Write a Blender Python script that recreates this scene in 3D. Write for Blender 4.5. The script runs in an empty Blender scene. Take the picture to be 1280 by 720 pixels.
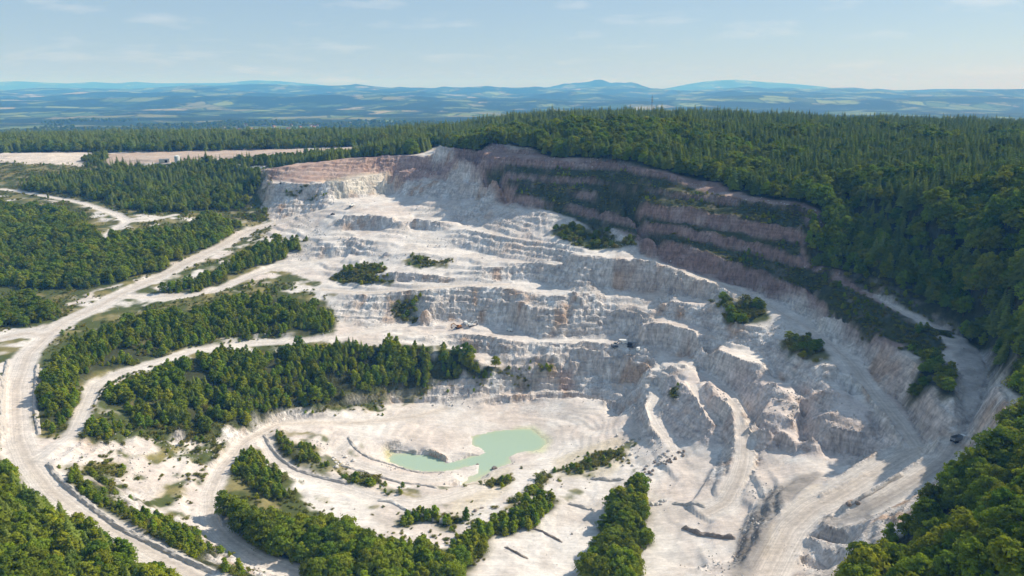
import bpy, bmesh, math, random, time
import numpy as np
from mathutils import Vector, Matrix
T0 = time.time()
random.seed(7)
rng = np.random.default_rng(11)
R = math.radians
sc = bpy.context.scene
C = sc.collection

# ------------------------------------------------------------------ camera
CAM_Z = 220.0
PITCH = R(16.1)
FPX = 865.0                       # focal length for a 1280 px wide frame
cd = bpy.data.cameras.new('camera')
cam = bpy.data.objects.new('camera', cd)
C.objects.link(cam)
cam.location = (0, 0, CAM_Z)
cam.rotation_euler = (R(90) - PITCH, 0, 0)
cd.sensor_width = 36.0
cd.lens = FPX / 1280 * 36
cd.clip_start = 1.0
cd.clip_end = 120000
sc.camera = cam

# ------------------------------------------------------------------ sky and sun
SUN_AZ, SUN_EL = 66.0, 39.5       # azimuth clockwise from the view direction
world = bpy.data.worlds.new('World')
sc.world = world
world.use_nodes = True
wn = world.node_tree
wn.nodes.clear()
w_out = wn.nodes.new('ShaderNodeOutputWorld')
w_bg = wn.nodes.new('ShaderNodeBackground')
w_sky = wn.nodes.new('ShaderNodeTexSky')
w_sky.sky_type = 'NISHITA'
w_sky.sun_disc = False
w_sky.sun_elevation = R(SUN_EL)
w_sky.sun_rotation = R(SUN_AZ)
w_sky.altitude = 600
w_sky.air_density = 1.0
w_sky.dust_density = 0.5
w_sky.ozone_density = 1.2
w_bg.inputs['Strength'].default_value = 0.085
# thin fair-weather wisps: stretched noise over the whole low sky
w_tc = wn.nodes.new('ShaderNodeTexCoord')
w_sep = wn.nodes.new('ShaderNodeSeparateXYZ')
wn.links.new(w_tc.outputs['Generated'], w_sep.inputs[0])
w_map = wn.nodes.new('ShaderNodeMapping')
w_map.inputs['Scale'].default_value = (5.0, 5.0, 26.0)
w_map.inputs['Location'].default_value = (0.35, 0.0, 0.6)
wn.links.new(w_tc.outputs['Generated'], w_map.inputs[0])
w_noise = wn.nodes.new('ShaderNodeTexNoise')
w_noise.inputs['Scale'].default_value = 1.6
w_noise.inputs['Detail'].default_value = 7
w_noise.inputs['Roughness'].default_value = 0.62
wn.links.new(w_map.outputs[0], w_noise.inputs['Vector'])
w_ramp = wn.nodes.new('ShaderNodeValToRGB')
w_ramp.color_ramp.elements[0].position = 0.55
w_ramp.color_ramp.elements[1].position = 0.80
wn.links.new(w_noise.outputs['Fac'], w_ramp.inputs[0])
w_mul = wn.nodes.new('ShaderNodeMath'); w_mul.operation = 'MULTIPLY'
w_mul.inputs[1].default_value = 0.5
wn.links.new(w_ramp.outputs[0], w_mul.inputs[0])
w_mix = wn.nodes.new('ShaderNodeMix'); w_mix.data_type = 'RGBA'
wn.links.new(w_mul.outputs[0], w_mix.inputs['Factor'])
# an even milky veil of thin high cloud lightens the whole dome
w_veil = wn.nodes.new('ShaderNodeMix'); w_veil.data_type = 'RGBA'
w_veil.inputs['Factor'].default_value = 0.6
wn.links.new(w_sky.outputs[0], w_veil.inputs['A'])
w_veil.inputs['B'].default_value = (3.4, 4.8, 6.5, 1)
wn.links.new(w_veil.outputs['Result'], w_mix.inputs['A'])
w_mix.inputs['B'].default_value = (8.2, 8.4, 8.6, 1)
wn.links.new(w_mix.outputs['Result'], w_bg.inputs['Color'])
wn.links.new(w_bg.outputs[0], w_out.inputs['Surface'])

sd = bpy.data.lights.new('sun', 'SUN')
sd.energy = 4.3
sd.angle = R(0.53)
sd.color = (1.0, 0.94, 0.84)
sun = bpy.data.objects.new('sun', sd)
C.objects.link(sun)
sdir = Vector((math.sin(R(SUN_AZ)) * math.cos(R(SUN_EL)), math.cos(R(SUN_AZ)) * math.cos(R(SUN_EL)), math.sin(R(SUN_EL))))
sun.rotation_euler = sdir.to_track_quat('Z', 'Y').to_euler()
sun.location = (600, 300, 700)

vs = sc.view_settings
vs.view_transform = 'Standard'
vs.look = 'None'
vs.exposure = 0.40
vs.gamma = 1.0
vs.use_curve_mapping = False
sc.cycles.use_denoising = True
sc.cycles.max_bounces = 6
sc.cycles.volume_bounces = 1
sc.cycles.transparent_max_bounces = 4

# ------------------------------------------------------------------ small helpers
CT, ST = math.cos(PITCH), math.sin(PITCH)

def rays(px, py):
    """direction of view per unit of depth, photograph pixel -> world"""
    u = (np.asarray(px, float) - 640) / FPX
    v = (360 - np.asarray(py, float)) / FPX
    return u, CT + v * ST, -ST + v * CT

def at_z(px, py, z):
    dx, dy, dz = rays(px, py)
    t = (np.asarray(z, float) - CAM_Z) / dz
    return t * dx, t * dy

def project(x, y, z):
    dz = z - CAM_Z
    depth = y * CT - dz * ST
    vv = y * ST + dz * CT
    return 640 + FPX * x / depth, 360 - FPX * vv / depth, depth

def _hash(ix, iy, iz, seed):
    h = (ix.astype(np.int64) * 374761393 + iy.astype(np.int64) * 668265263 + iz.astype(np.int64) * 2147483647 + seed * 974711) & 0xffffffff
    h = ((h ^ (h >> 13)) * 1274126177) & 0xffffffff
    h = h ^ (h >> 16)
    return (h & 0xffff) / 65535.0

def vnoise(x, y, z=None, seed=0):
    x = np.asarray(x, float); y = np.asarray(y, float)
    x0 = np.floor(x); y0 = np.floor(y)
    fx = x - x0; fy = y - y0
    fx = fx * fx * (3 - 2 * fx); fy = fy * fy * (3 - 2 * fy)
    ix = x0.astype(np.int64); iy = y0.astype(np.int64)
    def layer(iz):
        a = _hash(ix, iy, iz, seed); b = _hash(ix + 1, iy, iz, seed)
        c = _hash(ix, iy + 1, iz, seed); d = _hash(ix + 1, iy + 1, iz, seed)
        return (a + (b - a) * fx) * (1 - fy) + (c + (d - c) * fx) * fy
    if z is None:
        return layer(np.zeros_like(ix))
    z0 = np.floor(z); fz = z - z0; fz = fz * fz * (3 - 2 * fz)
    iz = z0.astype(np.int64)
    l0 = layer(iz); l1 = layer(iz + 1)
    return l0 + (l1 - l0) * fz

def fbm(x, y, z=None, oct=4, seed=0, gain=0.5):
    s = 0; a = 1.0; n = 0; f = 1.0
    for k in range(oct):
        s = s + a * vnoise(x * f, y * f, None if z is None else z * f, seed + k * 17)
        n += a; a *= gain; f *= 2.03
    return s / n

def ridged(x, y, z=None, oct=4, seed=0):
    s = 0; a = 1.0; n = 0; f = 1.0
    for k in range(oct):
        v = 1 - np.abs(2 * vnoise(x * f, y * f, None if z is None else z * f, seed + k * 31) - 1)
        s = s + a * v; n += a; a *= 0.5; f *= 2.1
    return s / n

def sstep(a, b, x):
    t = np.clip((x - a) / (b - a), 0, 1)
    return t * t * (3 - 2 * t)

def in_poly(poly, X, Y):
    poly = np.asarray(poly, float)
    inside = np.zeros(X.shape, bool)
    n = len(poly)
    for i in range(n):
        x1, y1 = poly[i]; x2, y2 = poly[(i + 1) % n]
        if y1 == y2: continue
        c = ((y1 > Y) != (y2 > Y)) & (X < (x2 - x1) * (Y - y1) / (y2 - y1) + x1)
        inside ^= c
    return inside

# ------------------------------------------------------------------ materials
def new_mat(name):
    m = bpy.data.materials.new(name)
    m.use_nodes = True
    nt = m.node_tree
    nt.nodes.clear()
    out = nt.nodes.new('ShaderNodeOutputMaterial')
    return m, nt, out

def pbsdf(nt, out, rough=0.9):
    b = nt.nodes.new('ShaderNodeBsdfPrincipled')
    b.inputs['Roughness'].default_value = rough
    b.inputs['Specular IOR Level'].default_value = 0.25
    nt.links.new(b.outputs[0], out.inputs['Surface'])
    return b

def N(nt, kind, **kw):
    n = nt.nodes.new(kind)
    for k, v in kw.items():
        if k.startswith('i_'):
            n.inputs[k[2:].replace('_', ' ')].default_value = v
        else:
            setattr(n, k, v)
    return n

def plain(name, col, rough=0.6, metal=0.0, var=0.15, scale=2.0):
    m, nt, out = new_mat(name)
    b = pbsdf(nt, out, rough)
    b.inputs['Metallic'].default_value = metal
    tc = N(nt, 'ShaderNodeTexCoord')
    nz = N(nt, 'ShaderNodeTexNoise', i_Scale=scale, i_Detail=4.0)
    nt.links.new(tc.outputs['Object'], nz.inputs['Vector'])
    mp = N(nt, 'ShaderNodeMapRange')
    mp.inputs['To Min'].default_value = 1 - var
    mp.inputs['To Max'].default_value = 1 + var
    nt.links.new(nz.outputs['Fac'], mp.inputs['Value'])
    mx = N(nt, 'ShaderNodeVectorMath', operation='SCALE')
    mx.inputs[0].default_value = col
    nt.links.new(mp.outputs[0], mx.inputs['Scale'])
    nt.links.new(mx.outputs[0], b.inputs['Base Color'])
    return m

def leaf_mat(name, dark, light, trans=0.25, hue=0.03):
    """leaf faces: face tint and tree-by-tree variation, some light through"""
    m, nt, out = new_mat(name)
    at = N(nt, 'ShaderNodeAttribute', attribute_name='tint')
    oi = N(nt, 'ShaderNodeObjectInfo')
    add = N(nt, 'ShaderNodeMath', operation='MULTIPLY_ADD')
    add.inputs[1].default_value = 0.5
    nt.links.new(at.outputs['Fac'], add.inputs[0])
    r2 = N(nt, 'ShaderNodeMath', operation='MULTIPLY'); r2.inputs[1].default_value = 0.62
    nt.links.new(oi.outputs['Random'], r2.inputs[0])
    nt.links.new(r2.outputs[0], add.inputs[2])
    mx = N(nt, 'ShaderNodeMix', data_type='RGBA')
    mx.inputs['A'].default_value = (*dark, 1); mx.inputs['B'].default_value = (*light, 1)
    nt.links.new(add.outputs[0], mx.inputs['Factor'])
    # some trees lean towards yellow or blue green
    wn_ = N(nt, 'ShaderNodeTexWhiteNoise', noise_dimensions='1D')
    nt.links.new(oi.outputs['Random'], wn_.inputs['W'])
    mr = N(nt, 'ShaderNodeMapRange')
    mr.inputs['To Min'].default_value = 0.5 - hue; mr.inputs['To Max'].default_value = 0.5 + hue * 0.7
    nt.links.new(wn_.outputs['Value'], mr.inputs['Value'])
    hs = N(nt, 'ShaderNodeHueSaturation')
    nt.links.new(mr.outputs[0], hs.inputs['Hue'])
    nt.links.new(mx.outputs['Result'], hs.inputs['Color'])
    df = N(nt, 'ShaderNodeBsdfDiffuse'); tr = N(nt, 'ShaderNodeBsdfTranslucent')
    nt.links.new(hs.outputs[0], df.inputs[0]); nt.links.new(hs.outputs[0], tr.inputs[0])
    ms = N(nt, 'ShaderNodeMixShader'); ms.inputs[0].default_value = trans
    nt.links.new(df.outputs[0], ms.inputs[1]); nt.links.new(tr.outputs[0], ms.inputs[2])
    nt.links.new(ms.outputs[0], out.inputs['Surface'])
    return m

M = {}
M['bark'] = plain('bark', (0.11, 0.085, 0.06), 0.95, var=0.3)
M['leaf'] = leaf_mat('leaf_green', (0.052, 0.105, 0.012), (0.290, 0.350, 0.028), 0.40)
M['young'] = leaf_mat('young_leaf', (0.075, 0.140, 0.014), (0.390, 0.460, 0.034), 0.42)
M['needle'] = leaf_mat('needle_green', (0.065, 0.105, 0.018), (0.270, 0.325, 0.060), 0.40, 0.015)
M['shrub'] = leaf_mat('shrub_leaf', (0.075, 0.105, 0.022), (0.330, 0.320, 0.060), 0.36)
M['steel'] = plain('painted_white_steel', (0.72, 0.72, 0.70), 0.4, var=0.08)
M['orange'] = plain('orange_paint', (0.48, 0.22, 0.08), 0.4, var=0.1)
M['yellow'] = plain('yellow_paint', (0.70, 0.45, 0.04), 0.4, var=0.1)
M['dark'] = plain('dark_rubber_and_steel', (0.03, 0.03, 0.033), 0.7)
M['glass'] = plain('window_glass', (0.03, 0.045, 0.06), 0.1)
M['greymetal'] = plain('grey_metal', (0.22, 0.23, 0.24), 0.5)
M['blue'] = plain('blue_paint', (0.10, 0.20, 0.34), 0.45)
M['roof'] = plain('clay_tile_roof', (0.30, 0.13, 0.08), 0.9, var=0.2)
M['render'] = plain('cream_house_render', (0.62, 0.57, 0.48), 0.9)

# ------------------------------------------------------------------ terrain: survey lines
# every entry: photograph x, y and height above the pond, in metres; the heights turn them into places on the ground
LINES = []      # (width, [(px, py, z), ...])
def L(*pts, w=0): LINES.append((w, pts))

# pond floor, banks
POOL = [(486,565),(507,566),(534,568),(562,579),(580,574),(607,566),(592,557),(589,545),(605,541),(635,537),(663,536),(684,550),(678,561),(646,567),(636,572),(641,577),(616,588),(600,599),(570,611),(584,601),(600,586),(597,580),(566,588),(541,591),(507,586),(486,576)]
L(*[(x, y, 0.3) for x, y in POOL + POOL[:1]])
L((495,574,-2),(540,582,-2),(580,582,-2),(615,570,-2),(640,555,-2),(662,548,-2))
L((600,588,-1.5),(585,601,-1))
L((520,555,3),(560,565,2.2),(590,566,2)); L((486,560,4),(520,562,3.4),(540,563,3),(562,574,2.6))
L((540,540,2.5),(575,535,2),(600,528,2)); L((640,518,2.2),(700,525,2.4),(745,540,3.5)); L((690,545,1.5),(720,560,2.5),(690,572,2),(655,575,1.5))
L((760,560,6),(780,545,7)); L((700,590,4.5),(735,592,6.5),(783,596,7.5))
L((520,530,4),(560,518,4),(600,512,4)); L((440,540,8),(470,545,7),(500,550,5))
L((610,592,3),(635,585,4),(660,590,5)); L((620,615,6),(660,600,6.5),(700,602,6.5))
# first bench over the floor
L((632,497,8.5),(660,496,8.6),(705,499,8.6),(716,497,9),(745,500,9),(770,503,9.5))
L((610,507,4),(632,505.5,3.4),(660,505,3),(705,506,3),(718,503,3.2),(745,506,3.2),(768,515,3.5),(776,522,4))
L((560,502,6),(600,497,8),(640,491.5,9),(700,491,9.2),(760,494,10))
# cliff below the wooded slope
L((489,484,15),(532,477,17),(569,470,19),(614,470,19.5),(640,461,23))
L((489,505,5.5),(509,504,5.5),(548,502,6.5),(569,499,7.5),(604,499,8.3),(633,490,9))
L((430,498,16),(465,489,16),(489,484,15)); L((410,512,12),(440,508,10),(489,506,6.5))
L((610,462,23.5),(650,460,24),(700,461,24)); L((640,489,9.3),(700,489,9.4),(720,489,9.8))
L((668,449,29),(700,450,29),(722,452,28.6)); L((668,457,24.8),(700,457.5,24.5),(722,457,24.3))
L((734,449,29),(760,453,29),(785,455,29.5),(810,457,30)); L((742,472,16.5),(779,472,16.5))
L((748,479,15.5),(778,481,15.2)); L((752,485,11),(775,486,11)); L((725,474,16),(722,489,10))
L((655,431,35.5),(697,436,34.6)); L((660,440,30.5),(697,441,30.2))
L((725,436,36),(760,439,36),(787,443,36)); L((729,441,31),(756,446,30.5),(785,450,30.2))
L((520,407,41),(560,415,39),(620,424,37.5),(660,428,36.5),(720,431,36.5),(790,433,37.5),(800,434,38))
L((530,420,40),(560,432,33),(590,440,29),(620,445,27))
# the tall grey face
L((528,385,55),(548,378,56.5),(575,375.5,57),(600,376,57),(639,380,57),(662,385,57),(697,385,57),(765,385,57),(777,388,57))
L((509,401,43),(565,403.5,41.5),(600,407,40.5),(639,409,40),(658,417,38.5),(674,424,37),(717,424,37),(775,422,38.5),(790,421,40))
L((489,376,56),(520,373,57.5),(546,374,58),(575,373.5,58),(600,374,58),(639,377,58),(654,381,58),(693,382.5,58),(736,381,58.5),(763,383,58.5))
L((600,360,65.5),(631,362,65.5),(664,365,65),(697,372,63.5),(726,376,61))
L((400,362,58),(458,366,60),(517,363,62.5),(546,359,64.5),(600,357,66),(639,355,66.5), w=5)
L((640,353,67),(670,355,67),(700,362,66.5),(728,370,66),(740,366,66.5))
L((420,385,52),(460,392,49),(490,398,46)); L((415,400,46),(450,410,42),(490,412,41))
# next faces up
L((600,333,76),(620,336,75),(645,330,78),(682,330,80),(699,333,80)); L((600,350,68),(647,351.5,67),(670,352.5,67),(709,361,67))
L((713,318,91),(754,321,90),(765,329,87),(787,327,88),(804,327,88),(820,329,87),(839,343,81),(864,347,80),(893,365,74))
L((709,362,67),(736,364,67),(765,360,67),(800,364,66.5),(839,367,66.5),(882,378,66.5))
L((837,378,66),(878,384,65.5),(905,392,65),(920,405,62),(955,410,62))
L((800,390,57.5),(843,401,55),(882,413,53),(909,429,51),(940,436,50.5)); L((780,386,57.5),(820,380,61),(835,376,65))
L((800,405,55),(835,407,54.5),(858,413,53.5),(887,429,53),(905,442,51),(930,452,50),(952,455,50))
L((800,426,42.5),(829,430,41),(858,445,37),(878,455,35),(895,470,33.5),(925,490,33))
L((800,440,37),(830,445,36),(860,448,35))
# upper left shelves
L((431,269,98),(464,269,99),(495,273,98),(520,275,97),(565,279,95)); L((431,288,85),(484,287,86.5),(510,286,88),(544,289,88))
L((420,249,102),(450,248,102),(485,243,103),(517,249,104)); L((430,256,101),(480,256,101),(520,258,101))
L((440,296,84),(480,303,82.5),(530,304,82)); L((480,316,79),(540,318,79),(600,318,79))
L((410,322,68),(440,320,71),(480,322,75)); L((430,340,66),(480,336,71),(520,338,71),(560,340,71))
L((470,343,70),(520,345,69.5),(560,347,69.5)); L((470,352,64),(520,353,64.5),(560,354,65.5)); L((400,345,61),(440,352,61))
L((410,232,114),(440,226,119.5),(490,217,124),(497,217,124),(513,217,124),(544,221,124),(556,229,121))
L((484,240,104),(517,248,104.5),(524,250,104.5),(536,251,105.5),(614,251.5,108))
L((544,227,122),(575,229,123),(594,232,122),(618,246,113))
L((569,205,140),(587,211,136.5),(606,221,133),(620,227,130),(640,241,121)); L((561,219,129.5),(594,231,123.5),(610,240,118))
L((454,197,141),(497,195,143),(517,195,143.5),(546,199,142),(569,204,141)); L((478,218,126),(517,212,130),(536,215,129.5),(560,218,130))
L((534,252,106),(590,253,108),(620,251,109),(640,257,110),(680,266,110.5),(720,273,108.5),(762,284,102))
L((515,271,95),(548,277,92.5),(575,278,92),(606,285,93),(639,294,93.5),(658,296,93.5),(695,303,93.5),(715,308,92))
L((548,288,89),(600,290,92),(641,298,92),(658,298,92.5),(695,305,92.5))
L((534,311,79),(575,311,79.5),(600,316,79.5),(635,324,79.5),(682,328.5,80),(705,329,80.5))
L((740,290,99),(750,308,93),(735,316,91)); L((780,292,98),(800,310,92),(830,326,87),(850,337,84))
# pink bank
L((335,229,116),(380,230,117.5),(430,227,120),(475,216,125)); L((330,212,128),(380,207,133),(440,198,140),(470,197,141))
# right wall: crest and toe of each bench
L((605,179,162),(625,181,162),(665,187,160)); L((605,188,156),(625,190,155.5),(665,195,154))
WALL_X = [545, 600, 640, 690, 740, 800, 840, 880, 920, 960, 1000]
WALL = {   # line: (rows in the photograph, levels at WALL_X)
 'R1c': ([(545,184),(600,192),(640,198),(690,204),(760,205),(810,214),(850,222)], [155, 153, 152, 150.3, 151.6, 151.2, 148.2, 144.3, 140.4, 137, 134]),
 'R1t': ([(545,193),(600,203),(640,208),(690,213),(760,214),(810,222),(850,230)], [147, 146, 144.5, 143.7, 145.3, 145.8, 143.1, 139.3, 135.6, 132, 130]),
 'R2c': ([(620,217),(640,218),(690,223),(740,224),(790,232),(840,240),(880,246),(920,250),(1000,259),(1015,263)], [138, 137, 137.5, 137.7, 139.3, 138.7, 136.9, 134.5, 133.1, 131.7, 131]),
 'R2t': ([(620,224),(640,225),(690,230.5),(740,232),(790,239),(840,247.5),(880,254),(920,259),(1000,271)], [133, 132, 132.4, 132.4, 133.8, 134.2, 132.3, 129.6, 127.7, 125.5, 124.2]),
 'R3c': ([(648,231),(700,240),(740,242),(780,249),(800,252),(840,258),(880,265),(910,270),(950,279),(1000,291),(1015,295)], [129, 129, 129.3, 128, 128.2, 128.4, 127.2, 124.4, 121.6, 118.1, 115.5]),
 'R3t': ([(648,236.5),(700,248),(740,254),(780,262),(800,270),(840,278),(880,285.5),(910,290),(950,299),(1000,308)], [125, 125, 125.3, 122.7, 120.1, 117.2, 115.1, 112.3, 110, 107.1, 106.2]),
 'R4c': ([(640,241.5),(700,256),(740,262),(800,275),(840,282),(880,290),(920,299),(960,309),(1000,322)], [122, 122, 122.2, 118.4, 115.9, 114.8, 113.3, 110.3, 107, 103.6, 100.6]),
 'R4t': ([(640,256),(690,263),(740,274),(800,288),(840,294),(880,306),(920,315),(960,325),(1000,336)], [112, 112, 112, 112, 108.5, 106.9, 106.2, 101, 97.9, 94.8, 93.1]),
 'R5c': ([(770,288),(815,299),(860,308),(900,322),(940,335),(980,350),(1007,363)], [105, 105, 105, 105, 105, 103.5, 101.7, 97.1, 92.4, 87.9, 83.5]),
}
def wall_line(k):
    rows, lev = WALL[k]
    return [(x, y, float(np.interp(x, WALL_X, lev))) for x, y in rows]
for k in WALL: L(*wall_line(k))
L((1015,325,98),(1073,352,95),(1120,372,90))
L((800,318,90),(830,331,86),(860,337,84),(900,350,79),(940,363,75),(970,377,71),(1000,394,67))
L((850,340,84),(900,355,78.5),(960,382,70),(1010,410,64.5),(1060,450,58.5),(1090,490,52.5),(1120,525,48.5),(1145,560,45), w=6)
# lit wall beside the ramp
L((1007,363,81),(1055,397,77),(1089,419,74),(1120,437,72.5),(1147,461,69.5),(1164,494,65),(1175,518,61.5),(1192,545,57))
L((1000,395,66.5),(1044,422,61.5),(1082,449,57.5),(1097,485,53.5),(1120,499,51),(1140,520,48.5),(1149,557,45.5))
L((1030,380,82),(1090,412,76),(1120,428,74),(1150,450,72)); L((1090,400,79),(1120,424,75),(1150,447,72))
L((1100,385,84),(1124,403,82),(1160,425,78),(1182,443,75))
L((1040,348,92),(1073,363,88.5),(1124,388,84.5),(1164,408,80),(1185,412,78), w=4)
L((1180,412,78),(1225,430,75),(1238,470,70),(1225,510,64),(1205,550,57)); L((1190,445,75),(1205,480,69),(1205,520,62))
L((1188,455,75),(1190,490,69),(1193,520,64))
L((1173,357,97),(1233,383,94),(1255,420,88),(1262,450,84)); L((1060,320,103),(1100,330,106),(1160,340,103))
L((1050,290,112),(1100,290,120),(1180,300,122),(1250,330,123),(1280,345,122)); L((1280,430,98),(1280,380,112))
# ramp left edge and hollows
L((955,388,69),(985,398,67),(1024,415,65),(1044,432,63),(1055,448,60.5),(1066,467,58),(1081,481,56),(1112,518,52),(1128,545,48),(1122,554,46))
L((1025,457,58.5),(1045,458,59)); L((1000,440,58),(985,425,60)); L((940,438,50),(960,452,47),(985,478,42),(1003,500,40))
L((905,440,51),(940,445,49.5)); L((952,458,49),(945,472,44),(940,488,38)); L((967,473,41),(985,482,40))
L((1040,480,51),(1058,487,48.5),(1075,503,45.5),(1089,522,42.5),(1102,548,39.5))
L((1012,495,46),(1030,489,50.5),(1050,492,50.5),(1067,504,48.5),(1080,520,46),(1089,537,43.5)); L((1020,520,44),(1045,515,47),(1060,525,45))
L((1012,545,38),(1030,540,40.5),(1054,537,42),(1075,543,40.5),(1108,552,38.5)); L((1008,556,29.5),(1015,563,28.5),(1045,568,28.5),(1070,572,29.5),(1090,573,31.5),(1118,562,39))
L((1004,518,34),(1000,540,30),(1012,560,28)); L((1030,580,28),(1060,583,29))
L((954,479,48),(967,481,48.5),(983,492,46),(1000,510,41)); L((936,526,38),(961,504,41),(991,529,38))
L((934,528,36.5),(956,535,37),(979,539,36.5),(987,549,34),(998,566,29)); L((938,541,29),(959,551,28),(975,560,27),(993,570,27))
L((956,562,26.5),(980,580,25.5),(960,600,24))
L((878,465,33.5),(900,480,32.5),(917,493,31.5),(936,522,29),(941,540,28), w=3)
L((819,465,36),(849,454,40),(858,457,39),(870,466,36)); L((805,472,30),(835,470,32)); L((812,462,33),(800,465,30))
L((812,480,25.5),(821,494,23),(812,514,20.5),(821,533,18),(839,552,15.5),(850,575,14), w=4)
L((849,476,36),(864,490,35),(884,521,31),(891,531,28)); L((829,526,18),(843,550,16),(864,558,16.5),(878,550,20)); L((838,485,30),(832,500,27))
L((866,480,34),(874,498,32),(889,518,29),(905,535,25), w=3)
L((886,475,39),(893,491,39.5),(909,498,38.5),(924,508,36)); L((888,500,32.5),(907,514,30.5))
L((910,498,38),(928,518,34.5),(932,541,30),(931,575,24.5),(924,599,21.5),(909,628,17.5),(878,644,15), w=6)
L((905,545,24),(900,575,17),(880,600,13.5),(860,625,12.5)); L((947,565,24.5),(944,590,20.5),(925,625,16))
L((790,505,13),(800,530,12),(810,560,11)); L((780,520,9),(790,560,8.5),(800,585,8)); L((800,490,16),(790,480,17))
# ramp to the bottom edge
L((1150,563,45),(1133,568,43),(1093,592,38.5),(1049,619,33.5),(1016,634,30.5),(987,660,27),(969,693,24.5),(955,720,23), w=9)
L((1024,590,30),(975,617,27.5),(971,638,26.5),(967,669,25),(952,696,24),(945,720,23)); L((971,611,25),(940,634,18),(928,653,16.5),(922,677,17),(915,705,17.5))
L((1027,611,36),(1055,599,38),(1084,585,41)); L((1040,603,30),(1066,588,30.5))
L((1195,553,55.5),(1182,573,52.5),(1138,602,47),(1093,629,41.5),(1053,647,35.5),(1027,651,31), w=7)
L((1192,548,57),(1165,565,53),(1140,585,48.5),(1084,618,40),(1058,631,35.5)); L((1160,575,46.5),(1110,605,40))
L((1200,569,57),(1173,602,54),(1142,622,50),(1115,640,47.5),(1084,662,43.5),(1058,693,36))
L((1007,669,29),(1040,675,30.5),(1067,682,33)); L((1011,681,23.5),(1049,693,24.5),(1060,697,26)); L((1000,705,22),(1040,722,22.5))
L((1280,560,78),(1280,640,92),(1280,720,100)); L((1240,480,82),(1260,520,84)); L((1160,720,62),(1120,720,44)); L((1225,600,72),(1190,640,66),(1150,670,60))
# hill
L((1280,230,157),(1280,270,148),(1280,185,164)); L((1000,240,139.5),(1050,250,137),(1120,250,142),(1200,260,146)); L((900,228,144),(1000,205,150),(1100,205,152))
L((860,210,153),(800,200,157),(740,193,158.5),(700,186,160)); L((680,165,176),(800,165,173),(900,175,166),(1000,175,164))
# left side: haul roads
L((0,423,57),(35,416,57.5),(60,420,57),(85,400,58.5),(120,385,60),(150,368,62),(200,346,65),(240,326,69),(280,306,73),(310,289,77),(344,279,81),(372,270,87),(405,262,95),(430,256,100), w=7)
L((62,418,57),(35,443,55.5),(21,484,53.5),(21,516,52),(24,550,50),(38,581,48),(66,616,46),(104,644,44),(167,678,41.5),(226,710,39.5),(300,745,37), w=6.5)
L((40,575,49),(69,557,49),(90,543,48.2),(104,512,47.5),(118,480,47),(146,467,46.5),(194,453,45.5),(240,439,44.5),(300,431,43),(326,428,42.5),(410,424,41.5),(470,413,41.5),(515,405,41.5), w=4)
L((150,370,61.5),(215,373,60),(264,366,60.5),(312,345,62.5),(340,335,63.5),(382,328,65.5),(434,321,69), w=4.5)
L((560,510,4.5),(520,520,5),(480,526,6.5),(437,529,9),(390,528,12),(347,530,14.5),(305,553,17.5),(278,585,19.5),(264,616,20.5),(264,650,21.5),(285,675,22.3),(323,699,23),(382,720,23.5), w=5)
L((330,546,15.5),(344,574,13.5),(368,591,12.3),(417,606,10.8),(468,624,10),(520,629,9),(560,622,8),(600,608,6.5), w=4)
L((440,548,8),(419,567,7.5),(449,581,6.3),(487,594,5.3),(536,600,4.4),(569,597,3.4), w=3.5)
L((488,638,10),(536,669,11.5),(565,679,12)); L((430,685,17),(380,680,20)); L((360,600,17),(320,580,20),(300,570,20)); L((350,555,17),(380,570,15),(400,585,12.5))
L((310,640,19),(350,640,17),(400,640,14)); L((430,595,9.5),(470,605,8.5))
L((100,600,44),(140,628,42),(190,658,39),(240,690,37.5)); L((150,600,33),(200,640,27),(250,680,26),(300,712,27))
L((150,560,38),(190,575,31),(240,590,24),(230,615,22.5),(190,620,26)); L((200,550,32),(270,560,23),(250,600,21.5))
L((160,500,44),(250,470,41),(320,462,38.5)); L((350,470,33),(450,440,37),(540,440,33),(600,452,27)); L((420,503,16),(350,515,20),(280,522,28),(220,540,34))
L((60,500,53),(100,450,53),(200,400,56),(300,383,55)); L((400,372,56),(405,385,52)); L((330,415,46),(400,415,44)); L((290,440,43),(250,455,43))
L((0,350,65),(100,340,70),(200,322,74)); L((0,300,80),(80,285,86),(130,295,83)); L((250,270,88),(300,276,83),(200,290,84)); L((0,390,61),(50,385,61))
L((0,236,101),(52,244,99),(104,254,96),(146,268,92),(160,277,89.5),(125,300,82), w=4); L((160,277,89.5),(194,275,89.5),(222,268,91), w=3.5)
L((100,222,112),(250,225,110),(300,240,101)); L((200,258,95.5),(270,262,90),(310,265,88)); L((60,217,115),(180,205,122))
L((0,192,131),(60,192,130),(100,193,128)); L((0,208,119),(50,208,119),(100,210,117)); L((0,225,108),(40,226,108))
L((130,201,125),(200,198,128),(300,193,132),(400,188,138), w=3); L((320,245,100),(330,262,89),(360,245,105),(390,252,99))
L((355,300,74),(380,300,77),(395,285,83)); L((300,320,69),(340,312,71)); L((400,300,80),(420,310,76))
L((0,620,57),(0,680,62),(60,700,53),(0,720,64)); L((0,470,58),(0,540,55))
# foreground flats
L((740,620,7.5),(720,650,8.5),(680,690,10),(720,720,10.5)); L((690,626,9.5),(620,665,12),(560,702,14)); L((770,640,10),(760,690,11),(790,720,11.5))
L((800,640,10.5),(850,660,12),(830,700,12.5),(880,712,14)); L((820,610,10.5),(850,600,12)); L((850,640,12.5),(890,655,14.5)); L((600,720,13),(480,720,18))

# ------------------------------------------------------------------ terrain: height field
X0, X1, Y0, Y1, DX = -770.0, 560.0, 90.0, 1060.0, 1.25
nx = int(round((X1 - X0) / DX)) + 1
ny = int(round((Y1 - Y0) / DX)) + 1

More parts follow.
